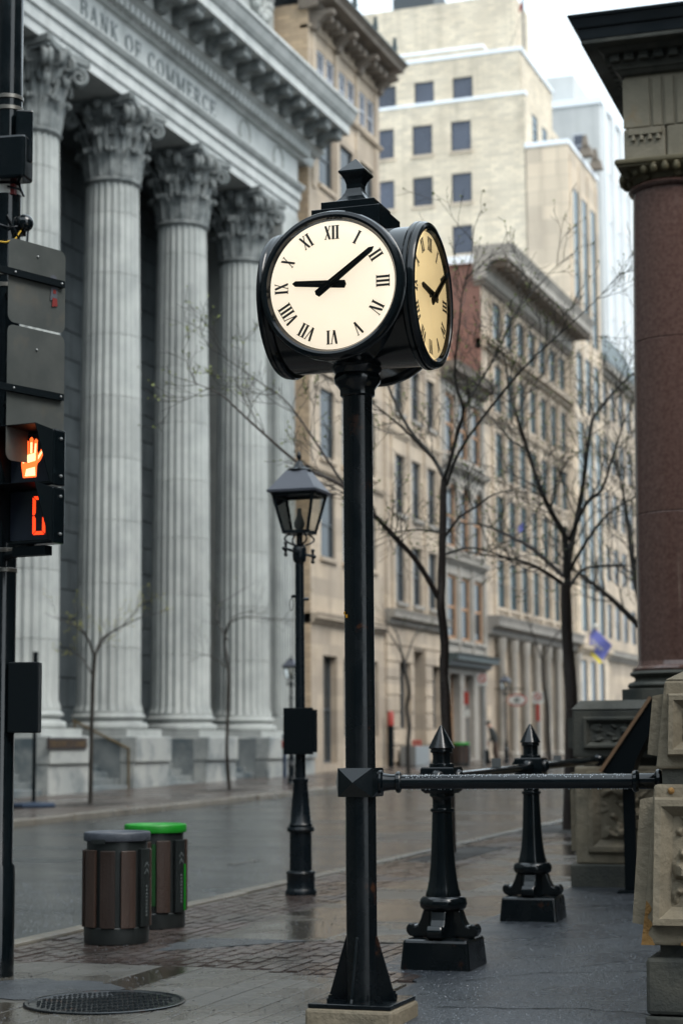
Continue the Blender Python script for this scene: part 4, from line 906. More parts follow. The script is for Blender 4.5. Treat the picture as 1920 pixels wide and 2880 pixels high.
l2 = make_lamp(False); l2.location = (-18.5, 48.2, gz(48.2)); l2.scale = (.82, .82, .82); l2['label'] = 'distant black lantern lamp in front of the bank, half hidden by the near lamp'
l3 = copy_tree(l2); l3.location = (-18.7, 71.6, gz(71.6)); l3['label'] = 'distant black lantern lamp beside the walking person'
# ================================================================== litter bins
def make_bin(label, lidm, accent, rz, loc):
    b = thing('litter_bin', label, 'bin', loc, rz, 'slatted litter bins')
    MB().lathe([(.236, 0), (.24, .01), (.242, .115), (.236, .122)], 40).build('base', 'bin_plastic', b, smooth=True)
    MB().lathe([(.225, .12), (.225, .74)], 40).build('body', 'bin_plastic', b, smooth=True)
    sm = MB(); n_ = 4; wd = .66
    for k in range(10):
        a = k * 2 * pi / 10
        if k == 0:
            q = MB(); pts = [((.262) * cos(a + t * .22), .262 * sin(a + t * .22)) for t in (-1, -.5, 0, .5, 1)] + [(.228 * cos(a + t * .22), .228 * sin(a + t * .22)) for t in (1, 0, -1)]
            q.prism(pts, lambda x, y, d: (x, y, .125 + d), .565); q.build('label_panel', 'bin_plastic', b, bevel=.004)
            ch = MB()
            for zc_ in (.60, .55):
                ch.add([(.2655, y, z) for y, z in ((-.03, zc_ - .035), (0, zc_), (.03, zc_ - .035), (.03, zc_ - .05), (0, zc_ - .017), (-.03, zc_ - .05))], [(0, 1, 4, 5), (1, 2, 3, 4)])
            for j in range(9): ch.add([(.2655, y, z) for y, z in ((-.012, .2 + j * .026), (.012, .2 + j * .026), (.012, .216 + j * .026), (-.012, .216 + j * .026))], [(0, 1, 2, 3)])
            ch.build('printed_marks', 'pale_print', b)
            if accent: MB().box(.255, .266, .04, .055, .14, .5).build('accent_strip', accent, b)
            continue
        dz = random.uniform(-.006, .006)
        q = MB(); pts = [((.258) * cos(a + t * .225), .258 * sin(a + t * .225)) for t in (-1, -.5, 0, .5, 1)] + [(.23 * cos(a + t * .225), .23 * sin(a + t * .225)) for t in (1, 0, -1)]
        q.prism(pts, lambda x, y, d: (x, y, .125 + dz + d), .56); q.build('slat', 'wood', b, bevel=.004)
        if accent and k == 8:
            a2 = a + pi / 10; q = MB(); q.box(.224, .236, -.016, .016, .18, .66); q.build('accent_strip', 'strip_green', b, rot=(0, 0, a2))
    MB().lathe([(.212, .73), (.212, .76)], 32, cap=False).build('neck', 'bin_plastic', b)
    MB().lathe([(.236, .745), (.246, .748), (.249, .756), (.249, .80), (.244, .811), (.234, .814), (.218, .806), (.204, .78), (.2, .745), (.236, .745)], 48, cap=False).build('lid', lidm, b, smooth=True, ang=50)
    MB().lathe([(.195, .745), (.001, .74)], 32, cap=False).build('mouth', 'pane_dark', b)
    MB().box(-.06, .06, -.2525, -.245, .733, .762).build('lid_latch', 'bin_plastic' if lidm == 'bin_lid' else lidm, b)
    return b
make_bin('slatted wooden bin with dark grey lid, nearer of the pair by the kerb', 'bin_lid', None, R(-8), (-6.44, 13.14, gz(13.14)))
make_bin('slatted wooden bin with bright green lid, behind the grey-lidded bin', 'bin_green', 'bin_green', R(-14), (-6.62, 14.2, gz(14.2)))
fb = make_bin('distant slatted bin with green lid beyond the spiked bollards', 'bin_green', None, 0, (-19.4, 67.8, gz(67.8))); fb.scale = (1.25, 1.25, 1.05)
# ================================================================== manhole
mh = thing('manhole_cover', 'round cast iron manhole cover set in the wet concrete', 'manhole cover', (-5.11, 10.28, gz(10.28))); mh.rotation_euler.x = TILT; mh.scale = (.86, .86, 1)
MB().lathe([(.545, -.03), (.545, .009), (.535, .012), (.515, .012), (.508, .006)], 64, cap=False).build('rim', 'iron_rust', mh)
MB().lathe([(.505, -.02), (.505, .006)], 64).build('plate', 'iron_rust', mh)
st_ = MB(); rr = random.Random(2)
for i in range(-12, 13):
    for j in range(-12, 13):
        x, y = i * .038 + (j % 2) * .019, j * .038
        if hypot(x, y) < .46: st_.M = Matrix.Translation((x, y, 0)) @ Matrix.Rotation((i * 7 + j * 13) % 5 * .6, 4, 'Z'); st_.cbox((0, 0, .006), (.03, .011, .004), .002)
st_.build('stud_pattern', 'iron_matte', mh, kind='stuff')
# ================================================================== traffic pole at the left edge
tp = thing('signal_pole', 'thick black signal pole at the left edge with boxes and cables', 'pole', (-6.34, 11.18, gz(11.18)))
MB().lathe([(.115, 0), (.115, .7), (.1, .72), (.098, 3.0), (.094, 7.4)], 28).build('pole', 'iron', tp, smooth=True, ang=50)
for z in (2.76, 2.63, 4.55, 4.63, 5.86, 5.78, 5.36): MB().lathe([(.101, z - .014), (.103, z - .012), (.103, z + .012), (.101, z + .014)], 28, cap=False).build('strap', 'strap', tp, smooth=True)
CR = Vector((cos(phi), sin(phi), 0)); CF = Vector((-sin(phi), cos(phi), 0))
def loc_at(right, fwd, z): v = CR * right + CF * fwd; return (v.x, v.y, z)
bx = MB().box(-.055, .06, -.07, .08, 5.38, 5.74); bx.build('junction_box', 'iron', tp, bevel=.012, loc=loc_at(.12, -.08, 0), rot=(0, 0, phi + .2))
bx = MB().box(-.12, .1, -.09, .09, 5.28, 5.58, .0); bx.build('junction_box', 'iron', tp, bevel=.02, loc=loc_at(.07, -.12, -.03), rot=(0, 0, phi - .2))
MB().sphere((0, 0, 0), .06, 20, 12).build('sensor_dome', 'iron', tp, smooth=True, loc=loc_at(.13, -.05, 4.98))
MB().box(-.05, .04, -.04, .04, -.1, .0).build('sensor_mount', 'iron', tp, loc=loc_at(.08, -.03, 5.0))
for i, pts in enumerate(([(.02, -.11, 5.02), (.08, -.1, 4.9), (.12, -.08, 4.8), (.15, -.07, 4.84), (.155, -.06, 4.95)], [(-.05, -.12, 4.96), (.04, -.12, 4.93), (.1, -.08, 4.95)], [(.09, -.1, 5.25), (.13, -.1, 5.15), (.1, -.1, 5.2), (.02, -.11, 5.22)])):
    MB().tube([loc_at(*p) for p in pts], .008, 6).build('cable', 'iron', tp, smooth=True)
MB().tube([loc_at(-.06, -.115, 4.84), loc_at(.02, -.12, 4.83), loc_at(.08, -.1, 4.86), loc_at(.11, -.08, 4.92)], .006, 6).build('cable', 'yellow_cable', tp, smooth=True)
MB().lathe([(.1, 5.18), (.1, 5.24)], 20, cap=False).build('warning_band', 'sign_white', tp); MB().box(.06, .095, -.075, -.04, 5.17, 5.24).build('warning_band', 'sticker_red', tp)
MB().box(-.06, .14, -.05, .1, 1.56, 2.02).build('meter_box', 'iron_matte', tp, bevel=.008, loc=loc_at(.13, -.06, 0), rot=(0, 0, phi))
for z in (2.72, 3.42): MB().tube([(0, 0, z), (.43, -.36, z)], .028, 8).build('arm', 'iron_matte', tp)
for z in (4.61 - .134, 3.86 - .134): MB().tube([(0, 0, z), (.40, -.56, z)], .018, 6).build('arm', 'iron_matte', tp)
def road_sign(label, z0, z1, zbar, stick):
    s = thing('road_sign', label, 'road sign', (-5.965, 10.55, z0), R(-18))
    w_, h_ = .5, z1 - z0; r_ = .05; pts = []
    for (cx, cy, a0) in ((w_ - r_, r_, -90), (w_ - r_, h_ - r_, 0), (r_, h_ - r_, 90), (r_, r_, 180)): pts += [(cx + r_ * cos(R(a0 + k * 22.5)), cy + r_ * sin(R(a0 + k * 22.5))) for k in range(5)]
    mb = MB(); mb.prism(pts, lambda a, b, d: (-d, a, b), .004); mb.build('panel', 'sign_back', s)
    MB().box(.002, .03, -.12, w_ - .03, zbar - z0 - .022, zbar - z0 + .022).build('bracket_bar', 'iron_matte', s)
    for (y, z) in ((.03, zbar - z0), (w_ - .06, zbar - z0), (.25, h_ * .85)): MB().sphere((.032 if z == zbar - z0 else .003, y, z), .009, 8, 6).build('bolt', 'galv', s)
    if stick:
        q = MB(); q.add([(.006, y, z) for y, z in ((.36, .2), (.42, .21), (.43, .30), (.37, .31))], [(0, 1, 2, 3)]); q.add([(.006, .39 + .03 * cos(a * pi / 4), .35 + .025 * sin(a * pi / 4)) for a in range(8)], [tuple(range(8))]); q.build('sticker', 'sticker_navy', s)
        q = MB(); q.add([(.008, y, z) for y, z in ((.375, .16), (.425, .17), (.42, .22), (.38, .22))], [(0, 1, 2, 3)]); q.add([(.008, y, z) for y, z in ((.385, .25), (.41, .25), (.41, .275), (.385, .275))], [(0, 1, 2, 3)]); q.build('sticker', 'sticker_red', s)
    return s
road_sign('grey back of a road sign with a small sticker, above the crossing signal', 4.29, 4.84, 4.61, True)
road_sign('taller grey back of a road sign, lower one behind the crossing signal', 3.40, 4.275, 3.86, False)
ps = thing('pedestrian_signal', 'black crossing signal with a lit orange hand and countdown digit', 'crossing signal', (-5.885, 10.73, 3.43), R(-6.5))
W2, H2 = .165, .17
for si, zc_ in enumerate((0, -.37)):
    o = part_empty('signal_section', ps, (0, 0, zc_))
    MB().box(-W2 - .012, W2 + .012, 0, .13, -H2 - .01, H2 + .01).build('housing', 'iron', o, bevel=.012)
    MB().box(-W2 + .015, W2 - .015, -.004, .0, -H2 + .015, H2 - .015).build('lens', 'lens', o)
    v = MB(); t = .004; D = .19
    v.add([(-W2, 0, H2), (W2, 0, H2), (W2, -D, H2 + .015), (-W2, -D, H2 + .015), (-W2, 0, H2 + t), (W2, 0, H2 + t), (W2, -D, H2 + .015 + t), (-W2, -D, H2 + .015 + t)], [(0, 1, 2, 3), (7, 6, 5, 4), (3, 2, 6, 7), (0, 3, 7, 4), (1, 5, 6, 2)])
    for sx in (-1, 1):
        v.prism([(0, H2), (-D, H2 + .015), (-.03, -H2 * .95), (0, -H2 * .95)], lambda a, b, d: (sx * W2 + (d - t) * 1.0, a, b), t)
    v.build('visor', 'iron_matte', o)
    for (y, z) in ((.07, .12), (.07, -.12)): MB().sphere((W2 + .016, y, z), .011, 8, 6).build('screw', 'galv', o)
    if si == 0:
        hp = [[(-.055, -.125), (.045, -.125), (.05, -.05), (.062, .0), (.055, .035), (-.062, .035), (-.07, -.04)]]
        for (x0, x1, zt_, tw) in ((-.066, -.043, .085, -.004), (-.036, -.013, .118, -.002), (-.006, .019, .135, .0), (.026, .049, .122, .004)):
            hp.append([(x0, .03), (x1, .03), (x1 + tw, zt_ - .012), ((x0 + x1) / 2 + tw, zt_), (x0 + tw, zt_ - .012)])
        hp.append([(.045, -.045), (.075, -.02), (.112, .045), (.1, .06), (.085, .055), (.05, .0)])
        q = MB()
        for k, p in enumerate(hp): q.prism(p, lambda a, b, d: (a, -.0045 - d, b), .002 + .0003 * k)
        q.build('hand_symbol', 'hand_red', o)
        q = MB()
        for k, p in enumerate(([(-.04, -.115), (.04, -.115), (.035, -.06), (-.03, -.07)], [(-.02, -.03), (.04, -.02), (.04, .03), (-.03, .02)], [(0, .03), (.014, .03), (.014, .1), (.0, .1)], [(.03, .03), (.044, .03), (.046, .09), (.034, .09)], [(.06, -.015), (.1, .04), (.09, .045), (.06, .01)], [(-.058, -.03), (-.045, -.03), (-.05, .05), (-.06, .05)])): q.prism(p, lambda a, b, d: (a, -.0075 - d, b), .001 + .0002 * k)
        q.build('hand_highlight', 'hand_hot', o)
    else:
        q = MB(); x0, x1, z0_, z1_ = .022, .118, -.125, .12; s_ = .022; zm = (z0_ + z1_) / 2
        for p in ([(x0, zm + .004), (x0 + s_ * .6, zm + .004), (x0 + s_, zm + .02), (x0 + s_, z1_ - s_ - .004), (x0, z1_ - .006)], [(x0, z0_ + .006), (x0 + s_, z0_ + s_ + .004), (x0 + s_, zm - .02), (x0 + s_ * .6, zm - .004), (x0, zm - .004)],
                  [(x1, z0_ + .006), (x1, zm - .004), (x1 - s_ * .6, zm - .004), (x1 - s_, zm - .02), (x1 - s_, z0_ + s_ + .004)], [(x1, zm + .004), (x1, z1_ - .006), (x1 - s_, z1_ - s_ - .004), (x1 - s_, zm + .02), (x1 - s_ * .6, zm + .004)],
                  [(x0 + .006, z0_), (x1 - .006, z0_), (x1 - s_ - .004, z0_ + s_), (x0 + s_ + .004, z0_ + s_)], [(x0 + .006, z1_), (x0 + s_ + .004, z1_ - s_), (x1 - s_ - .004, z1_ - s_), (x1 - .006, z1_)]): q.prism(p, lambda a, b, d: (a, -.0045 - d, b), .002)
        q.build('countdown_digit', 'digit_red', o)
MB().box(-.15, .1, .02, .1, -.62, -.56).build('hanger_bracket', 'iron_matte', ps)
# ================================================================== carved panel helper
def carved(mb, P, a0, a1, z0, z1, amp, f=1.0, n=46, m_=46, seed=0.0):
    def hh(a, z):
        x, y = a * f * 7 + seed, z * f * 7 + seed * .7
        v = sin(1.6 * x + 1.7 * sin(1.3 * y + seed)) * sin(1.5 * y + 1.6 * sin(1.2 * x)) + .55 * sin(3.1 * x + 2.1 * sin(1.9 * y)) * cos(2.9 * y + sin(2.3 * x)) + .2 * sin(7 * x) * sin(6.3 * y + x)
        e = min(min(a - a0, a1 - a) / (a1 - a0), min(z - z0, z1 - z) / (z1 - z0)) * 14
        return amp * max(-.3, min(1, .25 + 1.3 * v)) * max(0, min(1, e))
    vs_ = []
    for j in range(m_ + 1):
        for i in range(n + 1):
            a, z = a0 + (a1 - a0) * i / n, z0 + (z1 - z0) * j / m_; vs_.append(P(a, z, -hh(a, z)))
    mb.add(vs_, [(j * (n + 1) + i, j * (n + 1) + i + 1, (j + 1) * (n + 1) + i + 1, (j + 1) * (n + 1) + i) for j in range(m_) for i in range(n)]); return mb
def frame_panel(mb, P, a0, a1, z0, z1, w_, out, inn=0):   # sloped picture-frame moulding
    o = [(a0, z0), (a1, z0), (a1, z1), (a0, z1)]; ins = lambda k, s_: (k[0] + s_ * (1 if k[0] == a0 else -1), k[1] + s_ * (1 if k[1] == z0 else -1))
    L0 = [P(*k, .002) for k in o]; L1 = [P(*ins(k, .012), -out) for k in o]; L2 = [P(*ins(k, w_ * .45), -out) for k in o]; L3 = [P(*ins(k, w_), inn) for k in o]
    fs = []
    for A in range(3):
        for k in range(4): fs.append((A * 4 + k, A * 4 + (k + 1) % 4, (A + 1) * 4 + (k + 1) % 4, (A + 1) * 4 + k))
    mb.add(L0 + L1 + L2 + L3, fs); return mb
# ================================================================== portico with the granite column
po = thing('stone_portico', 'dark stone portico with a polished brown granite column and heavy cornice', 'portico', (-3.216, 19.573, .22), R(1.5))
Z = lambda z: z - .22
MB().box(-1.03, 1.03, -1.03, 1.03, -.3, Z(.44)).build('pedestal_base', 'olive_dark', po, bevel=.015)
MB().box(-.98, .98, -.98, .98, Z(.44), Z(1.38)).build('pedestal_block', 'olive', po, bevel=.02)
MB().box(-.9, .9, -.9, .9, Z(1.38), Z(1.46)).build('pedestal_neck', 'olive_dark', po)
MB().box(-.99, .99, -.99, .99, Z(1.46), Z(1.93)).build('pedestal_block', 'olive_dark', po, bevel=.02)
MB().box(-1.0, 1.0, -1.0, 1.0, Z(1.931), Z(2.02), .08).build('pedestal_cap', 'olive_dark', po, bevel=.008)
Pf = lambda Yf: (lambda a, z, d=0: (a, Yf + d, z)); Pl = lambda Xf: (lambda a, z, d=0: (Xf + d, -a, z))
for (y, mt, z0, z1, a0, a1, am, sd) in ((-.98, 'olive', .55, 1.33, -.86, .86, .05, 1.3), (-.99, 'olive_dark', 1.55, 1.86, -.88, .88, .035, 4.1)):
    frame_panel(MB(), Pf(y), a0, a1, Z(z0), Z(z1), .13 if z1 < 1.4 else .07, .045).build('panel_moulding', mt, po)
    i_ = .13 if z1 < 1.4 else .07
    carved(MB(), Pf(y - .004), a0 + i_, a1 - i_, Z(z0) + i_, Z(z1) - i_, am, 1.6 if z1 < 1.4 else 2.2, 90, 50, sd).build('carved_panel', mt, po, smooth=True)
    frame_panel(MB(), lambda a, z, d=0, y=y: (y + d, -a, z), a0, a1, Z(z0), Z(z1), .13 if z1 < 1.4 else .07, .07).build('panel_moulding', mt, po)
cp = [(-.6, -.36), (-.36, -.6), (.36, -.6), (.6, -.36), (.6, .36), (.36, .6), (-.36, .6), (-.6, .36)]
q = MB(); q.prism(cp, lambda a, b, d: (a, b, Z(2.021) + d), .118); q.build('column_plinth', 'olive_dark', po, bevel=.006)
MB().lathe([(.55, Z(2.14)), (.585, Z(2.155)), (.595, Z(2.18)), (.58, Z(2.205)), (.55, Z(2.215)), (.53, Z(2.22)), (.515, Z(2.245)), (.53, Z(2.268)), (.555, Z(2.275)), (.57, Z(2.295)), (.555, Z(2.318)), (.53, Z(2.325))], 64).build('column_base', 'olive_dark', po, smooth=True, ang=50)
rs = lambda z: .482 - .072 * ((z - 2.4) / 5) ** 1.5
for i, (a, b) in enumerate(((2.326, 3.92), (3.922, 5.71), (5.712, 7.30))):
    pr = [(rs(max(a, 2.4)) - .006, Z(a)), (rs(max(a, 2.4)), Z(a) + .008)] if i else [(.54, Z(a)), (.545, Z(2.345)), (.53, Z(2.36)), (.5, Z(2.375)), (.483, Z(2.42))]
    zz = max(a + .1, 2.5)
    while zz < b - .05: pr.append((rs(zz), Z(zz))); zz += .25
    pr += [(rs(b), Z(b) - .008), (rs(b) - .006, Z(b))]
    MB().lathe(pr, 72).build('shaft_drum', 'granite', po, smooth=True, ang=14)
MB().lathe([(.41, Z(7.301)), (.45, Z(7.312)), (.462, Z(7.335)), (.45, Z(7.358)), (.415, Z(7.366)), (.41, Z(7.38))], 64).build('astragal', 'granite', po, smooth=True, ang=50)
MB().lathe([(.415, Z(7.381)), (.42, Z(7.41)), (.43, Z(7.435)), (.46, Z(7.437)), (.5, Z(7.46)), (.54, Z(7.49)), (.55, Z(7.5))], 64).build('echinus', 'olive_gold', po, smooth=True, ang=50)
eg = MB().sphere((0, 0, 0), .042, 10, 8, (1, 1, 1.35)).mesh('egg', True); eg.materials.append(MATS['olive_gold'])
for k in range(28):
    a = 2 * pi * k / 28; put('egg', eg, po, (.515 * cos(a), .515 * sin(a), Z(7.468)))
for k in range(8):
    a = 2 * pi * (k + .35) / 8; put('rosette', eg, po, (.42 * cos(a), .42 * sin(a), Z(7.41))).scale = (1.2, 1.2, .8)
MB().box(-.5, .5, -.5, .5, Z(7.501), Z(7.52)).build('abacus', 'olive_gold', po, bevel=.006); MB().box(-.52, .52, -.52, .52, Z(7.521), Z(7.585)).build('abacus', 'olive_gold', po, bevel=.02)
E_ = .43
for (x0, x1) in ((-E_, .0), (.012, 1.4), (1.412, 3.2), (3.21, 6)):
    MB().box(x0, x1, -E_, E_, Z(7.586), Z(7.92)).build('architrave_block', 'olive_light', po, bevel=.018)
for (y0, y1) in ((E_ + .01, 2.4), (2.412, 5), (5.01, 8)): MB().box(-E_, E_, y0, y1, Z(7.586), Z(7.92)).build('architrave_block', 'olive_light', po, bevel=.018)
MB().box(-E_ + .05, -.03, -E_ - .03, -E_ + .005, Z(7.84), Z(7.91)).build('regula', 'olive_light', po, bevel=.006)
for k in range(4): MB().lathe([(.024, Z(7.785)), (.018, Z(7.838))], 10, (-E_ + .1 + k * .085, -E_ - .012, 0)).build('gutta', 'olive_light', po)
MB().box(-E_ + .02, 6, -E_ + .02, E_ - .02, Z(7.925), Z(8.49)).build('frieze', 'olive_light', po); MB().box(-E_ + .02, E_ - .02, E_, 8, Z(7.925), Z(8.49)).build('frieze', 'olive_light', po)
xs_ = [-E_, -.24, -.11, .02, .16, .9, 1.05, 1.2]
for i, (x0, x1) in enumerate(((-.43, -.155), (-.125, -.03), (.0, .095), (.125, .7), (.73, .85), (.88, .97))): MB().box(x0, x1, -E_ - .004, -E_ + .03, Z(7.928), Z(8.45)).build('frieze_slab', 'olive_light', po, bevel=.008)
def ringcorn(name, m, o0, o1, z0, z1, bev=.01):      # L-shaped cornice layer round the front and the left side
    q = MB()
    A = [(-o0, -o0), (6, -o0), (6, .4), (.4, .4), (.4, 8), (-o0, 8)]; B = [(-o1, -o1), (6, -o1), (6, .4), (.4, .4), (.4, 8), (-o1, 8)]
    q.add([(x, y, Z(z0)) for x, y in A] + [(x, y, Z(z1)) for x, y in B], [tuple(reversed(range(6))), tuple(range(6, 12))] + [(i, (i + 1) % 6, (i + 1) % 6 + 6, i + 6) for i in range(6)])
    return q.build(name, m, po, bevel=bev)
ringcorn('bed_moulding', 'olive_dark', E_ + .02, E_ + .06, 8.491, 8.537); ringcorn('bed_moulding', 'olive_dark', E_ + .07, E_ + .1, 8.537, 8.607)
ringcorn('dentil_band', 'olive_dark', E_ + .1, E_ + .1, 8.609, 8.693); ringcorn('bed_moulding', 'olive_dark', E_ + .17, E_ + .22, 8.693, 8.748)
ringcorn('cornice_soffit', 'olive_dark', E_ + .36, E_ + .36, 8.749, 8.794); ringcorn('gutter', 'roof_metal', E_ + .36, E_ + .39, 8.795, 8.903); ringcorn('gutter', 'roof_metal', E_ + .41, E_ + .455, 8.905, 9.005); ringcorn('gutter', 'roof_metal', E_ + .47, E_ + .48, 9.005, 9.032, .004)
dn = MB().box(-.05, .05, -.06, .0, Z(8.611), Z(8.691)).mesh('dentil'); dn.materials.append(MATS['olive_dark'])
for k in range(22): put('dentil', dn, po, (-.48 + k * .15, -E_ - .1, 0))
for k in range(24): put('dentil', dn, po, (-E_ - .1, -.46 + k * .15, 0), (0, 0, -pi / 2))
q = MB(); o1 = E_ + .47
q.add([(-o1, -o1, Z(9.04)), (6.2, -o1, Z(9.04)), (6.2, 8.2, Z(9.04)), (-o1, 8.2, Z(9.04)), (2.2, 2.2, Z(10.2)), (6.2, 2.2, Z(10.2)), (6.2, 8.2, Z(10.2)), (2.2, 8.2, Z(10.2))], [(0, 1, 5, 4), (0, 4, 7, 3), (4, 5, 6, 7)]); q.build('hipped_roof', 'roof_metal', po)
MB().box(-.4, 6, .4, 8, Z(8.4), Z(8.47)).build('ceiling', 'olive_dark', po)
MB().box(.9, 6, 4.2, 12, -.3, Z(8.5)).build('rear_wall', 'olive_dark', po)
MB().box(6.01, 34, -12, 70, -.6, 12).build('unseen_building_mass', 'olive_dark', po)  # unseen bulk of the building, added to block light from the right
MB().box(.9, 6, 12.01, 70, -.6, 12).build('unseen_building_mass', 'olive_dark', po)
# ================================================================== near pier
np_ = thing('stone_pier', 'tapered carved sandstone pier with chipped edges at the right edge', 'pier', (-1.35, 10.62, gz(10.6)), R(1.5))
Zn = lambda z: z - .127
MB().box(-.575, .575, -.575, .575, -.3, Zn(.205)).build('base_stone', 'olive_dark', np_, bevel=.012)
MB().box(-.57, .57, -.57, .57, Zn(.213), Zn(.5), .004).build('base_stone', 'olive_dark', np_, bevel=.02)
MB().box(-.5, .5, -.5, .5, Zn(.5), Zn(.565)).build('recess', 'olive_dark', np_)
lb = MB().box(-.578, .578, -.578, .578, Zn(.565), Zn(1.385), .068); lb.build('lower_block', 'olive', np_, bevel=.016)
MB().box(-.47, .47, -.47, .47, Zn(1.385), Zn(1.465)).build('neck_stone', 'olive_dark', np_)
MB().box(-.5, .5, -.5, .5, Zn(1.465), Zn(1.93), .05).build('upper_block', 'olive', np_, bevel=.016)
MB().box(-.45, .45, -.45, .45, Zn(1.931), Zn(2.16), .42).build('pyramid_cap', 'olive', np_, bevel=.01)
def tapP(base, z0, slope): return lambda a, z, d=0: (a * (1 - (z - z0) * .06), -base + (z - z0) * slope + d, z)
def tapL(base, z0, slope): return lambda a, z, d=0: (-base + (z - z0) * slope + d, -a * (1 - (z - z0) * .06), z)
sl1 = .068 / .82; sl2 = .05 / .465
for mk_ in (tapP, tapL):
    P1 = mk_(.578, Zn(.565), sl1); P2 = mk_(.5, Zn(1.465), sl2)
    frame_panel(MB(), P1, -.53, .53, Zn(.66), Zn(1.32), .1, .07).build('panel_moulding', 'olive', np_)
    carved(MB(), P1, -.435, .435, Zn(.755), Zn(1.225), .075, 2.0, 110, 70, 2.2).build('carved_panel', 'olive', np_, smooth=True)
    frame_panel(MB(), P2, -.44, .44, Zn(1.53), Zn(1.86), .08, .06).build('panel_moulding', 'olive', np_)
    carved(MB(), P2, -.365, .365, Zn(1.605), Zn(1.785), .045, 2.2, 60, 30, .6).build('carved_panel', 'olive', np_, smooth=True)
ch = MB(); rr = random.Random(9); pl_ = [(-.585, Zn(.566)), (-.515, Zn(.566))] + [(-.535 + .013 * sin(k * 1.3) - .0018 * k + rr.uniform(-.003, .003), Zn(.566) + .017 * k) for k in range(1, 13)] + [(-.575, Zn(.79))]
ch.prism(pl_, lambda a, b, d: (a + .083 * max(0, b - Zn(.566)), -.581 + .083 * max(0, b - Zn(.566)) + d, b), .03); ch.build('chipped_patch', 'ochre', np_)
MB().box(-.38, -.18, -.583, -.56, Zn(.567), Zn(.585)).build('chipped_patch', 'ochre', np_)
MB().sphere((-.42, -.513, Zn(1.352)), .018, 10, 8).build('metal_plug', 'ochre', np_, smooth=True)
# ================================================================== lectern panel
lc = thing('lectern_sign', 'black slanted information lectern with brown edge, between pier and far pedestal', 'lectern', (-3.53, 18.02, gz(18.02)), R(6))
MB().box(-.055, .055, -.05, .05, 0, 1.5).build('post', 'iron_matte', lc, bevel=.006); MB().box(-.12, .12, -.12, .12, -.02, .02).build('foot_plate', 'iron_matte', lc)
bd = MB(); bd.prism([(-.245, 1.13), (-.215, 1.115), (.265, 1.80), (.235, 1.815)], lambda a, b, d: (a, -.3 + d, b), .6); bd.build('board', 'iron_matte', lc, bevel=.003)
be = MB(); be.prism([(-.247, 1.132), (-.222, 1.116), (.258, 1.80), (.233, 1.817)], lambda a, b, d: (a, -.306 + d, b), .005); be.build('edge_band', 'lectern_edge', lc)
br_ = MB(); br_.prism([(-.21, 1.116), (.262, 1.79), (.3, 1.62), (.1, 1.24), (.055, 1.1), (-.1, 1.06)], lambda a, b, d: (a, -.28 + d, b), .56); br_.build('board_cradle', 'iron_matte', lc)
TREE_A= [[(-6.8, 23.22, 0.26, 0.125), (-6.76, 23.06, 1.14, 0.11), (-6.79, 23.0, 2.45, 0.095), (-6.76, 22.95, 2.85, 0.09), (-6.76, 22.8, 3.31, 0.085), (-6.74, 22.8, 3.68, 0.08), (-6.71, 22.74, 4.15, 0.075), (-6.67, 22.7, 4.89, 0.062)], [(-6.76, 22.84, 3.34, 0.06), (-6.95, 22.55, 3.8, 0.055), (-7.13, 22.26, 4.09, 0.05), (-7.27, 21.87, 4.32, 0.045), (-7.62, 21.55, 4.71, 0.04), (-8.06, 21.35, 4.95, 0.03), (-8.57, 20.94, 5.47, 0.022), (-8.82, 20.67, 5.75, 0.014), (-9.08, 20.37, 5.87, 0.006)], [(-7.51, 21.77, 4.58, 0.03), (-7.7, 21.78, 4.8, 0.028), (-8.16, 21.68, 5.53, 0.02), (-8.39, 21.63, 5.83, 0.016), (-8.65, 21.65, 6.02, 0.012), (-9.15, 21.51, 6.4, 0.005)], [(-6.66, 22.67, 4.89, 0.045), (-6.83, 22.8, 5.16, 0.042), (-7.15, 22.81, 5.56, 0.034), (-7.4, 22.88, 6.03, 0.026), (-7.52, 22.92, 6.37, 0.018), (-7.62, 22.98, 6.76, 0.008)], [(-6.8, 22.7, 5.14, 0.03), (-6.98, 22.27, 5.4, 0.026), (-7.11, 21.96, 5.56, 0.02), (-7.28, 21.65, 5.72, 0.014), (-7.53, 21.35, 5.86, 0.006)], [(-6.65, 22.67, 4.89, 0.045), (-6.55, 22.61, 5.12, 0.04), (-6.41, 22.52, 5.5, 0.036), (-6.32, 22.39, 5.68, 0.034), (-6.37, 22.21, 6.09, 0.026), (-6.25, 22.05, 6.73, 0.02), (-6.22, 22.07, 7.05, 0.016), (-6.07, 21.96, 7.49, 0.009), (-6.03, 21.93, 7.76, 0.004)], [(-6.34, 22.47, 5.7, 0.028), (-6.2, 22.69, 6.05, 0.024), (-6.02, 22.87, 6.43, 0.02), (-5.86, 23.11, 6.95, 0.016), (-5.62, 23.22, 7.29, 0.012), (-5.39, 23.48, 7.64, 0.008), (-5.26, 23.62, 7.79, 0.004)], [(-6.63, 22.69, 4.8, 0.036), (-6.37, 22.36, 5.16, 0.032), (-5.95, 22.32, 5.68, 0.027), (-5.39, 22.09, 6.17, 0.02), (-4.94, 22.1, 6.54, 0.014), (-4.52, 21.91, 6.82, 0.008), (-4.24, 21.81, 7.07, 0.004)], [(-6.71, 22.75, 4.12, 0.03), (-6.46, 22.63, 4.38, 0.026), (-6.21, 22.55, 4.5, 0.022), (-5.98, 22.46, 4.62, 0.016), (-5.72, 22.56, 4.69, 0.008)], [(-6.71, 22.78, 3.94, 0.028), (-6.51, 23.28, 4.07, 0.02), (-6.25, 23.69, 4.01, 0.015), (-5.99, 24.12, 3.85, 0.008)], [(-6.71, 22.74, 4.21, 0.022), (-7.07, 22.95, 4.29, 0.018), (-7.45, 23.1, 4.28, 0.012), (-7.75, 23.3, 4.22, 0.006)]]
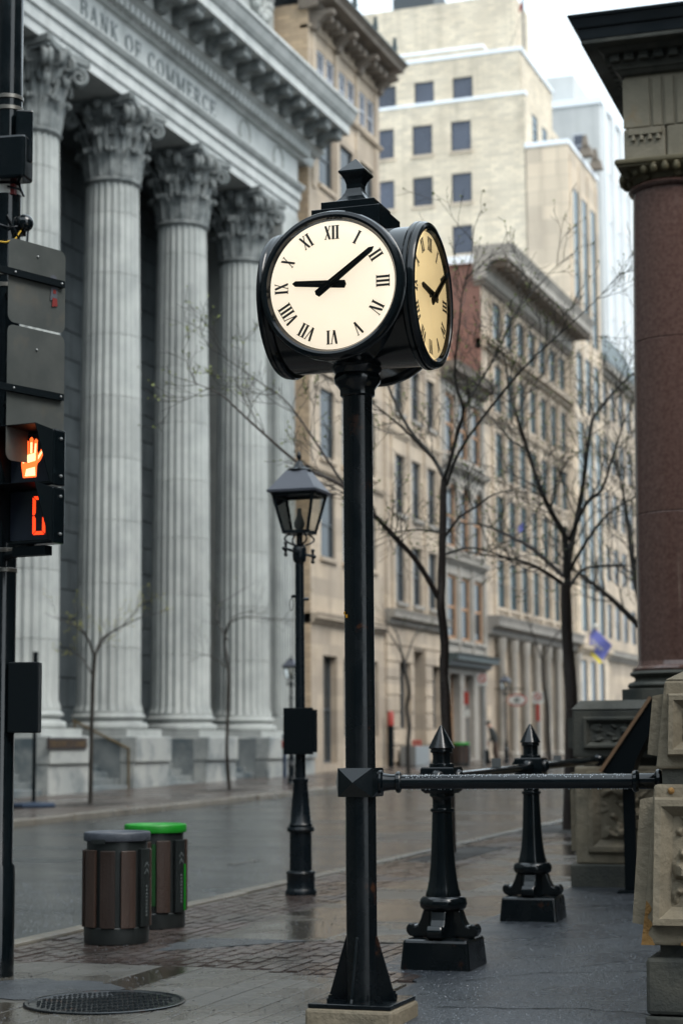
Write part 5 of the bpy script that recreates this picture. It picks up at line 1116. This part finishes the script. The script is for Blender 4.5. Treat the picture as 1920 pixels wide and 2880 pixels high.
TREE_B= [[(-6.49, 28.48, 0.32, 0.16), (-6.36, 28.24, 2.08, 0.14), (-6.39, 28.22, 2.88, 0.13), (-6.39, 28.14, 3.46, 0.12), (-6.37, 28.05, 3.98, 0.11)], [(-6.42, 28.03, 3.98, 0.05), (-6.7, 27.63, 4.2, 0.04), (-6.95, 27.13, 4.29, 0.03), (-7.27, 26.76, 4.33, 0.018), (-7.6, 26.58, 4.38, 0.008)], [(-6.4, 28.03, 4.09, 0.055), (-6.9, 28.25, 4.53, 0.045), (-7.26, 28.39, 4.74, 0.035), (-7.67, 28.47, 4.94, 0.024), (-8.06, 28.43, 5.01, 0.01)], [(-6.36, 28.04, 4.09, 0.075), (-6.34, 27.93, 4.67, 0.065), (-6.45, 27.82, 4.92, 0.06), (-6.6, 27.55, 5.33, 0.052), (-6.78, 27.49, 5.96, 0.042), (-6.85, 27.23, 6.36, 0.034), (-6.96, 27.17, 6.79, 0.026), (-6.96, 26.98, 7.18, 0.018), (-7.08, 26.94, 7.66, 0.008)], [(-6.35, 28.06, 3.98, 0.075), (-6.32, 28.13, 4.42, 0.068), (-6.23, 28.28, 4.97, 0.058), (-6.12, 28.32, 5.56, 0.05), (-6.01, 28.25, 6.2, 0.042), (-5.95, 28.42, 6.56, 0.034), (-5.58, 28.53, 7.01, 0.022), (-5.29, 28.58, 7.25, 0.01)], [(-6.3, 28.0, 4.62, 0.045), (-5.96, 27.77, 5.15, 0.038), (-5.68, 27.51, 5.29, 0.032), (-5.48, 27.31, 5.71, 0.024), (-5.36, 27.19, 5.95, 0.018), (-5.2, 26.93, 6.21, 0.01)], [(-6.33, 28.05, 4.14, 0.04), (-5.98, 27.82, 4.59, 0.032), (-5.65, 27.67, 4.93, 0.024), (-5.24, 27.61, 5.16, 0.014), (-4.88, 27.4, 5.27, 0.006)], [(-6.32, 28.08, 3.93, 0.04), (-6.17, 28.38, 4.21, 0.032), (-5.91, 28.73, 4.29, 0.024), (-5.63, 29.14, 4.31, 0.014), (-5.33, 29.4, 4.27, 0.006)], [(-6.77, 27.44, 5.95, 0.026), (-7.07, 27.72, 6.13, 0.02), (-7.39, 27.82, 6.49, 0.014), (-7.74, 28.01, 6.82, 0.006)], [(-6.95, 27.16, 6.79, 0.016), (-6.83, 27.04, 6.44, 0.018), (-6.62, 26.87, 6.66, 0.012), (-6.37, 26.74, 6.88, 0.006)], [(-6.46, 27.9, 4.92, 0.03), (-6.65, 27.98, 5.28, 0.024), (-6.89, 28.09, 5.52, 0.018), (-7.25, 28.18, 5.71, 0.012), (-7.6, 28.26, 5.85, 0.005)]]
SAP= [[[(-18.17, 35.83, 0.43, 0.05), (-18.09, 35.68, 1.61, 0.045), (-17.99, 35.53, 2.84, 0.04), (-17.92, 35.47, 3.42, 0.035)], [(-17.94, 35.52, 3.42, 0.03), (-17.94, 35.14, 3.84, 0.022), (-17.97, 34.73, 4.03, 0.015), (-18.25, 34.42, 4.17, 0.008)], [(-17.94, 35.52, 3.42, 0.03), (-17.85, 35.6, 3.79, 0.022), (-17.63, 35.89, 4.02, 0.015), (-17.14, 36.06, 4.27, 0.01), (-16.92, 36.29, 4.35, 0.005)], [(-17.89, 35.52, 3.56, 0.02), (-17.84, 35.84, 3.87, 0.015), (-17.6, 36.17, 4.14, 0.01), (-17.35, 36.5, 4.57, 0.005)], [(-18.0, 35.55, 3.06, 0.018), (-18.08, 35.19, 3.41, 0.012), (-18.22, 34.98, 3.55, 0.006)]], [[(-18.47, 43.88, 0.53, 0.05), (-18.47, 43.72, 1.41, 0.045), (-18.42, 43.65, 2.45, 0.042), (-18.34, 43.49, 3.49, 0.036), (-18.43, 43.48, 4.19, 0.03), (-18.26, 43.38, 4.62, 0.024)], [(-18.26, 43.37, 4.61, 0.02), (-17.82, 43.33, 4.73, 0.015), (-17.13, 43.23, 4.66, 0.01), (-16.54, 43.38, 4.61, 0.005)], [(-18.32, 43.41, 4.18, 0.02), (-18.65, 43.51, 4.72, 0.015), (-18.64, 43.71, 5.09, 0.011), (-18.08, 43.96, 5.48, 0.005)], [(-18.26, 43.37, 4.61, 0.02), (-18.2, 43.69, 4.81, 0.014), (-17.76, 43.88, 4.94, 0.006)], [(-18.34, 43.49, 3.49, 0.02), (-18.58, 43.12, 3.74, 0.012), (-18.82, 43.03, 3.83, 0.005)]], [[(-18.1, 57.28, 0.69, 0.07), (-18.08, 57.18, 1.54, 0.065), (-18.01, 57.13, 2.2, 0.06), (-18.07, 57.08, 2.75, 0.058), (-17.95, 56.98, 3.19, 0.055), (-18.01, 56.89, 3.73, 0.05), (-18.12, 56.83, 4.39, 0.045)], [(-18.11, 56.8, 4.39, 0.03), (-18.33, 56.42, 4.93, 0.02), (-18.42, 56.0, 5.13, 0.01), (-18.92, 55.75, 5.18, 0.005)], [(-18.05, 56.87, 4.06, 0.03), (-17.9, 57.24, 4.85, 0.02), (-17.75, 57.52, 5.31, 0.01)], [(-18.1, 56.82, 4.28, 0.03), (-18.3, 56.87, 5.06, 0.02), (-18.66, 56.89, 5.41, 0.012), (-19.46, 56.68, 5.64, 0.006)]], [[(-18.15, 76.35, 0.92, 0.09), (-18.15, 76.17, 2.06, 0.085), (-18.14, 76.1, 3.06, 0.08), (-18.22, 75.86, 3.91, 0.07), (-18.26, 75.88, 4.91, 0.06)], [(-18.24, 75.8, 4.91, 0.04), (-18.38, 75.0, 5.88, 0.03), (-18.54, 74.54, 6.57, 0.012)], [(-18.24, 75.8, 4.91, 0.04), (-17.82, 76.34, 5.93, 0.028), (-17.35, 76.89, 6.38, 0.01)]]]
# ================================================================== trees
def thin(T, k): return [[(*q[:3], q[3] * k) for q in l_] for l_ in T]
def limb_tube(pts, n=8):
    # smooth the polyline a little
    P = [Vector(p[:3]) for p in pts]; rs_ = [p[3] for p in pts]; out = []; ro = []
    for i in range(len(P) - 1):
        a, b = P[max(i - 1, 0)], P[i]; c, d = P[i + 1], P[min(i + 2, len(P) - 1)]
        for k in range(3):
            t = k / 3; out.append(.5 * ((2 * b) + (c - a) * t + (2 * a - 5 * b + 4 * c - d) * t * t + (3 * b - a - 3 * c + d) * t ** 3)); ro.append(rs_[i] + (rs_[i + 1] - rs_[i]) * t)
    out.append(P[-1]); ro.append(rs_[-1]); return out, ro
def make_tree(label, limbs, seed, bark='bark', twigs=9, tl=.75, bud='bud', buds=.5, group='bare street trees in bud', sub=3, minr=.004, rough_trunk=.0, name='street_tree'):
    rr = random.Random(seed); base = Vector(limbs[0][0][:3])
    root = thing(name, label, 'tree', base, 0, group)
    tw = MB(); bu = MB()
    def bud_at(p, s):
        d = Vector((rr.uniform(-1, 1), rr.uniform(-1, 1), rr.uniform(-.3, 1))).normalized(); u = d.orthogonal().normalized(); q = p + d * s * 1.6; v = d.cross(u) * s * .35
        bu.add([p, p + d * s * .8 + u * s * .45, q, p + d * s * .8 - u * s * .45 + v], [(0, 1, 2), (0, 2, 3)])
    def grow(p, d, L_, r_, lev):
        pts = [p]; n_ = 5; q = p.copy(); dd = d.copy()
        for k in range(n_):
            dd = (dd + Vector((rr.uniform(-.22, .22), rr.uniform(-.22, .22), rr.uniform(-.06, .16)))).normalized(); q = q + dd * L_ / n_; pts.append(q.copy())
            if lev > 0 and k >= 1 and rr.random() < .75:
                ax = dd.orthogonal().normalized(); ax.rotate(Matrix.Rotation(rr.uniform(0, 2 * pi), 3, dd)); nd = (dd + ax * rr.uniform(.5, 1.0)).normalized(); grow(q, nd, L_ * rr.uniform(.4, .62), r_ * .6, lev - 1)
            if rr.random() < buds * .5: bud_at(q, rr.uniform(.014, .026))
        tw.tube(pts, [max(r_ * (1 - .75 * k / n_), minr * .5) for k in range(n_ + 1)], 3 if lev < 1 else 4, False)
        if rr.random() < buds + .2:
            for _ in range(2): bud_at(q, rr.uniform(.016, .03))
    for i, lb in enumerate(limbs):
        loc = [(p[0] - base.x, p[1] - base.y, p[2] - base.z, p[3]) for p in lb]
        if i == 0: loc = [(loc[0][0], loc[0][1], -.15, loc[0][3] * 1.25)] + loc
        P, ro = limb_tube(loc); m_ = MB(); m_.tube(P, ro, 12 if i == 0 else 8)
        if i == 0:
            m_.v = [(x + rr.uniform(-.006, .006), y + rr.uniform(-.006, .006), z) for x, y, z in m_.v]
            m_.build('trunk', bark, root, smooth=True)
        else: m_.build('limb', bark if i < 3 else 'bark', root, smooth=True)
        if i == 0: continue
        N_ = max(3, int(twigs * sum((P[k + 1] - P[k]).length for k in range(len(P) - 1))))
        for _ in range(N_):
            k = rr.randrange(2, len(P) - 1); t = rr.random(); p = P[k].lerp(P[k + 1], t); d = (P[k + 1] - P[k]).normalized()
            ax = d.orthogonal().normalized(); ax.rotate(Matrix.Rotation(rr.uniform(0, 2 * pi), 3, d)); nd = (d * .6 + ax * rr.uniform(.5, 1.0) + Vector((0, 0, .25))).normalized()
            grow(p, nd, tl * rr.uniform(.4, 1.1), max(ro[k] * .3, minr), sub - 1)
        grow(P[-1], (P[-1] - P[-2]).normalized(), tl * .5, max(ro[-1], minr), sub - 2)
    tw.build('twigs', 'bark', root, kind='stuff'); bu.build('leaf_buds', bud, root, kind='stuff')
    return root
make_tree('bare budding tree with a forked trunk right behind the nearer bollard', thin(TREE_A, .6), 11, 'bark_wet', 6.5, .7, buds=.12, minr=.0055)
make_tree('bare budding tree with spreading crown left of the granite column', thin(TREE_B, .68), 12, 'bark_wet', 7.5, .85, buds=.12, minr=.006)
TC = [[(-6.6, 36, .43, .16), (-6.55, 36, 2.2, .14), (-6.6, 36, 3.6, .12)], [(-6.6, 36, 3.6, .07), (-7.2, 35.5, 4.3, .05), (-7.9, 35.2, 4.9, .02)], [(-6.6, 36, 3.6, .08), (-6.9, 36.3, 4.8, .06), (-7.1, 36.6, 6.2, .03), (-7.3, 36.6, 7.2, .01)], [(-6.6, 36, 3.5, .08), (-6.3, 35.8, 4.8, .06), (-6.0, 35.6, 6.4, .02)]]
make_tree('bare budding tree farther along, half hidden behind the granite column', TC, 13, 'bark', 7, 1.2, buds=.3)
labs = ['thin sapling with yellow-green buds in front of the second bank column', 'thin leafless sapling in front of the fourth bank column', 'twisted slim sapling before the stone office front', 'slim bare sapling before the corniced block, right of the oval eye sign']
for i, s_ in enumerate(SAP):
    make_tree(labs[i], s_, 20 + i, 'bark', (5, 4, 4, 4)[i], (.55, .7, .9, 1.2)[i], 'bud_yellow' if i == 0 else 'bud', 1.0 if i == 0 else .15, 'saplings on the far pavement', 2, .006, name='sapling')
# ================================================================== smaller street things
ss = thing('sign_stand', 'slim black sign stand on a flat blue base by the far kerb', 'sign stand', (-18.74, 34.46, gz(34.46)))
MB().lathe([(.46, 0), (.46, .06), (.4, .085), (.05, .1)], 8).build('base', 'stand_blue', ss, bevel=.01); MB().tube([(0, 0, .08), (0, 0, 2.75)], .04, 8).build('pole', 'iron_matte', ss); MB().tube([(0, 0, 2.7), (0, 0, 3.1)], .055, 8).build('pole_cap', 'iron_matte', ss)
rb = thing('slim_bollard', 'slim dark bollard with a red band in front of the bank corner', 'bollard', (-20.97, 54.07, gz(54.07)))
MB().lathe([(.06, 0), (.06, 1.15), (.075, 1.16), (.075, 1.25), (.05, 1.3)], 14).build('post', 'stand_blue', rb, smooth=True, ang=40); MB().lathe([(.082, .88), (.095, .9), (.095, 1.08), (.082, 1.1)], 14).build('band', 'sign_red', rb, smooth=True, ang=40)
rp = thing('red_post', 'dark red capped marker post at the stone office wall', 'post', (-21.7, 66.6, gz(66.6)))
MB().lathe([(.12, 0), (.12, 1.5)], 12).build('post', 'iron_matte', rp, smooth=True, ang=40); MB().lathe([(.125, 1.5), (.125, 1.95), (.08, 2.02)], 12).build('cap', 'sign_red', rp, smooth=True, ang=40)
ub = thing('utility_cabinet', 'low grey cabinet with red standpipe caps below the office windows', 'cabinet', (-21.5, 68.9, gz(68.9)))
MB().box(-.3, .3, -.9, .9, 0, .72).build('cabinet', 'galv', ub, bevel=.02)
for y in (-.5, -.1, .3): MB().lathe([(.04, .72), (.04, .84), (.06, .86), (.06, .93), (.03, .95)], 12, (0.1, y, 0)).build('standpipe', 'sign_red', ub, smooth=True, ang=40)
def sign_post(label, loc, h, panels, rz=0):
    s = thing('parking_sign', label, 'sign', loc, rz); MB().tube([(0, 0, 0), (0, 0, h)], .05, 8).build('pole', 'galv', s, smooth=True)
    for (z0, z1, w_, m, ring) in panels:
        MB().box(-w_ / 2, w_ / 2, -.07, -.055, z0, z1).build('panel', m, s)
        if ring:
            t = MB(); zc_ = (z0 + z1) / 2 + .05; t.tube([(.13 * cos(k * pi / 10), -.073, zc_ + .13 * sin(k * pi / 10)) for k in range(21)], .022, 5, False); t.tube([(-.09, -.073, zc_ + .09), (.09, -.073, zc_ - .09)], .018, 5); t.build('no_parking_ring', 'sign_red', s)
    return s
sign_post('thin sign pole with a small red and white panel, right of the far bin', (-17.8, 65.05, gz(65.05)), 3.3, [(2.85, 3.25, .34, 'sign_white', True)])
sign_post('parking sign with red no-parking disc below the oval eye sign', (-18.3, 75.2, gz(75.2)), 2.75, [(2.3, 2.75, .45, 'sign_white', True), (1.6, 2.28, .16, 'sign_red', False)])
sign_post('red and white sign pole standing by the grey stone front', (-21.0, 74.3, gz(74.3)), 2.9, [(2.3, 2.8, .2, 'sign_red', False), (1.8, 2.1, .26, 'sign_white', False)])
ey = thing('eye_sign', 'oval red and white hanging sign painted as an eye', 'hanging sign', (-21.0, 82.4, 3.52))
def ell(a_, b_, y0, y1, n=36):
    m_ = MB(); m_.prism([(a_ * cos(2 * pi * k / n), b_ * sin(2 * pi * k / n)) for k in range(n)], lambda p, q, d: (p, y0 + d, q), y1 - y0); return m_
ell(.44, .27, -.03, .03).build('rim', 'sign_red', ey); ell(.385, .205, -.036, .036).build('white_field', 'sign_white', ey); ell(.12, .12, -.042, .042).build('iris', 'frame_dark', ey); ell(.045, .045, -.048, .048).build('pupil', 'sign_white', ey)
MB().tube([(-1.0, 0, .5), (.3, 0, .5)], .025, 6).build('bracket', 'iron_matte', ey); MB().tube([(-.2, 0, .26), (-.2, 0, .5)], .012, 5).build('hanger', 'iron_matte', ey); MB().tube([(.2, 0, .26), (.2, 0, .5)], .012, 5).build('hanger', 'iron_matte', ey)
fg = thing('blue_flag', 'blue flag with yellow edge hanging tilted from the cream block front', 'flag', (-21.4, 101, 7.6))
cn = [Vector((-.05, 0, .15)), Vector((.9, 0, -.8)), Vector((.25, 0, -1.8)), Vector((-.8, 0, -.75))]
def cloth(u0, u1, v0, v1, n=10):
    m_ = MB(); vs_ = []
    for j in range(n + 1):
        for i in range(n + 1):
            u, v = u0 + (u1 - u0) * i / n, v0 + (v1 - v0) * j / n; p = cn[0].lerp(cn[1], u).lerp(cn[3].lerp(cn[2], u), v); vs_.append((p.x, .07 * sin(u * 7 + v * 3) * (.3 + u), p.z))
    m_.add(vs_, [(j * (n + 1) + i, j * (n + 1) + i + 1, (j + 1) * (n + 1) + i + 1, (j + 1) * (n + 1) + i) for j in range(n) for i in range(n)]); return m_
cloth(0, 1, 0, .85).build('blue_field', 'flag_blue', fg, smooth=True); cloth(0, 1, .85, 1).build('yellow_band', 'flag_yellow', fg, smooth=True)
m_ = MB()
for k in range(7):
    u = .22 + k * .085; a = cn[0].lerp(cn[1], u).lerp(cn[3].lerp(cn[2], u), .40); b = cn[0].lerp(cn[1], u + .05).lerp(cn[3].lerp(cn[2], u + .05), .40); c = cn[0].lerp(cn[1], u + .05).lerp(cn[3].lerp(cn[2], u + .05), .54); d = cn[0].lerp(cn[1], u).lerp(cn[3].lerp(cn[2], u), .54)
    yy = .07 * sin(u * 7 + 1.4) * (.3 + u) - .02; m_.add([(q.x, yy, q.z) for q in (a, b, c, d)], [(0, 1, 2, 3)])
m_.build('white_print', 'sign_white', fg)
MB().tube([(-.9, .02, -.85), (.0, .0, .05)], .03, 6).build('flagstaff', 'galv', fg); MB().sphere((.02, 0, .22), .14, 10, 8).build('ball_finial', 'sign_white', fg, smooth=True)
bf = thing('small_blue_flag', 'tiny blue flag high on the corniced block behind the tree', 'flag', (-21.6, 85.2, 11.4))
MB().tube([(-.4, 0, -.3), (.5, 0, .5)], .03, 6).build('flagstaff', 'galv', bf); m_ = MB(); m_.add([(.1, 0, .1), (.35, .03, .33), (.32, .08, -.02), (.1, .04, -.2)], [(0, 1, 2, 3)]); m_.build('cloth', 'flag_blue', bf)
for (nm, lab, loc, m, sc) in (('paper_scrap', 'small crumpled white paper scrap by the near kerb', (-6.95, 13.15, .165), 'sign_white', .06), ('dead_leaf', 'brown dead leaf lying against the far kerb', (-16.35, 33.9, .42), 'leaf_litter', .09)):
    q = MB(); rr = random.Random(4); q.add([(rr.uniform(-1, 1) * sc, rr.uniform(-1, 1) * sc, abs(rr.uniform(0, .5)) * sc) for _ in range(6)], [(0, 1, 2), (1, 2, 3), (2, 3, 4), (3, 4, 5)])
    o = q.build(nm, m, loc=loc); tag(o, lab, 'litter')
# ================================================================== the person far down the pavement
def person():
    root = thing('person', 'person in dark jacket, brown trousers and cap stooping with head down, far pavement', 'person', (-18.95, 70.9, gz(70.9)), R(20))
    J = {'pel': (0, 0, .86, .15), 'sp': (-.04, -.01, 1.05, .15), 'ch': (-.11, -.02, 1.25, .165), 'nk': (-.19, -.02, 1.40, .065), 'hd': (-.24, -.02, 1.50, .092), 'tp': (-.25, -.02, 1.58, .07),
         'ls': (-.13, .17, 1.30, .075), 'le': (-.10, .21, 1.06, .055), 'lw': (-.2, .17, .86, .042), 'lh': (-.24, .15, .79, .04), 'rs': (-.14, -.2, 1.30, .075), 're': (-.13, -.25, 1.06, .055), 'rw': (-.24, -.2, .86, .042), 'rh': (-.28, -.18, .79, .04),
         'lp': (.01, .1, .82, .105), 'lk': (-.03, .12, .46, .075), 'la': (.04, .12, .09, .05), 'lf': (-.1, .13, .04, .045), 'rp': (.01, -.1, .82, .105), 'rk': (.02, -.12, .46, .075), 'ra': (.12, -.12, .1, .05), 'rf': (-.01, -.13, .04, .045)}
    E = [('pel', 'sp'), ('sp', 'ch'), ('ch', 'nk'), ('nk', 'hd'), ('hd', 'tp'), ('ch', 'ls'), ('ls', 'le'), ('le', 'lw'), ('lw', 'lh'), ('ch', 'rs'), ('rs', 're'), ('re', 'rw'), ('rw', 'rh'), ('pel', 'lp'), ('lp', 'lk'), ('lk', 'la'), ('la', 'lf'), ('pel', 'rp'), ('rp', 'rk'), ('rk', 'ra'), ('ra', 'rf')]
    ks = list(J); me = bpy.data.meshes.new('body'); me.from_pydata([J[k][:3] for k in ks], [(ks.index(a), ks.index(b)) for a, b in E], [])
    o = bpy.data.objects.new('body', me); COL.objects.link(o)
    o.modifiers.new('skin', 'SKIN'); sk = me.skin_vertices[0].data
    for i, k in enumerate(ks): sk[i].radius = (J[k][3], J[k][3]); sk[i].use_root = (k == 'pel')
    sb = o.modifiers.new('sub', 'SUBSURF'); sb.levels = 2; sb.render_levels = 2
    dg = bpy.context.evaluated_depsgraph_get(); nm = bpy.data.meshes.new_from_object(o.evaluated_get(dg)); bpy.data.objects.remove(o)
    nm.name = 'body'
    for m in ('jacket', 'trousers', 'skin', 'iron_matte'): nm.materials.append(MATS[m])
    for p in nm.polygons:
        c = p.center; p.use_smooth = True
        p.material_index = 3 if c.z < .085 else (2 if (c.z > 1.40 and c.x < -.14) or (c.z < .85 and c.x < -.17) else (1 if c.z < .84 else 0))
    b = put('body', nm, root)
    MB().lathe([(.102, 1.535), (.1, 1.57), (.075, 1.615), (.03, 1.63), (.001, 1.632)], 16, (-.245, -.02, 0)).build('cap', 'jacket', root, smooth=True)
    q = MB(); q.prism([(-.33, -.08), (-.40, -.06), (-.42, -.02), (-.40, .02), (-.33, .04)], lambda x, y, d: (x, y, 1.53 + d), .012); q.build('cap_peak', 'jacket', root)
    q = MB()
    for s_ in (-1, 1): q.sphere((-.325, -.02 + s_ * .035, 1.505), .012, 8, 6)
    q.build('eyes', 'iron_matte', root); MB().tube([(-.33, -.02, 1.50), (-.352, -.02, 1.475), (-.33, -.02, 1.468)], .012, 6).build('nose', 'skin', root, smooth=True)
    for s_, (hx, hy) in ((1, (-.245, .15)), (-1, (-.285, -.18))):
        q = MB()
        for k, l_ in enumerate((.06, .075, .08, .07)): q.tube([(hx - .02 + k * .014, hy, .78), (hx - .025 + k * .014, hy + .006, .78 - l_ * .5), (hx - .01 + k * .014, hy + .01, .78 - l_)], .0085, 6)
        q.tube([(hx - .03, hy, .80), (hx - .05, hy, .76)], .009, 6); q.build('fingers', 'skin', root, smooth=True)
person()
tr_ = thing('shopping_trolley', 'small dark wheeled trolley bag beside the stooping person', 'trolley', (-19.25, 70.6, gz(70.6)))
MB().box(-.15, .15, -.12, .12, .12, .55, .02).build('bag', 'iron_matte', tr_, bevel=.04); MB().tube([(.12, 0, .5), (.2, 0, .85), (.14, 0, .9)], .015, 6).build('handle', 'galv', tr_)
for y in (-.13, .13): MB().tube([(.1, y - .015, .08), (.1, y + .015, .08)], .08, 12).build('wheel', 'iron_matte', tr_)

# ================================================================== loose grit and crumbs on the wet ground
rr = random.Random(77)
def scatter(name, m, n, fx, smin, smax, parent):
    q = MB()
    for _ in range(n):
        x, y = fx(); s = rr.uniform(smin, smax); a = rr.uniform(0, 6.28); c_, s_ = cos(a) * s, sin(a) * s; h_ = s * rr.uniform(.35, .7)
        q.add([(x + c_, y + s_, 0), (x - s_, y + c_ * .7, 0), (x - c_ * .8, y - s_, 0), (x + s_, y - c_, 0), (x + c_ * .2, y + s_ * .2, h_)], [(0, 1, 4), (1, 2, 4), (2, 3, 4), (3, 0, 4)])
    return q.build(name, m, parent, kind='stuff')
def f1():
    while True:
        y = 9 + 10 * rr.random() ** 1.8; x = rr.uniform(-4.1, -1.2)
        if x > (-3.55 if y < 12 else -4.1) : return x, y
scatter('grit', 'grit', 15000, f1, .003, .0085, plaza)
scatter('crumbs', 'crumb', 900, lambda: (rr.uniform(-6.9, -3.8), 8.5 + 8 * rr.random() ** 1.5), .004, .011, pav)
scatter('wet_chips', 'grit', 5000, lambda: (rr.uniform(-6.9, -3.8), 8.8 + 7 * rr.random() ** 1.3), .002, .0055, pav)
scatter('grit', 'grit', 6000, lambda: (rr.uniform(-10.5, -7.25), 11.5 + 16 * rr.random() ** 1.3), .004, .010, road).location = (0, 0, -.114)
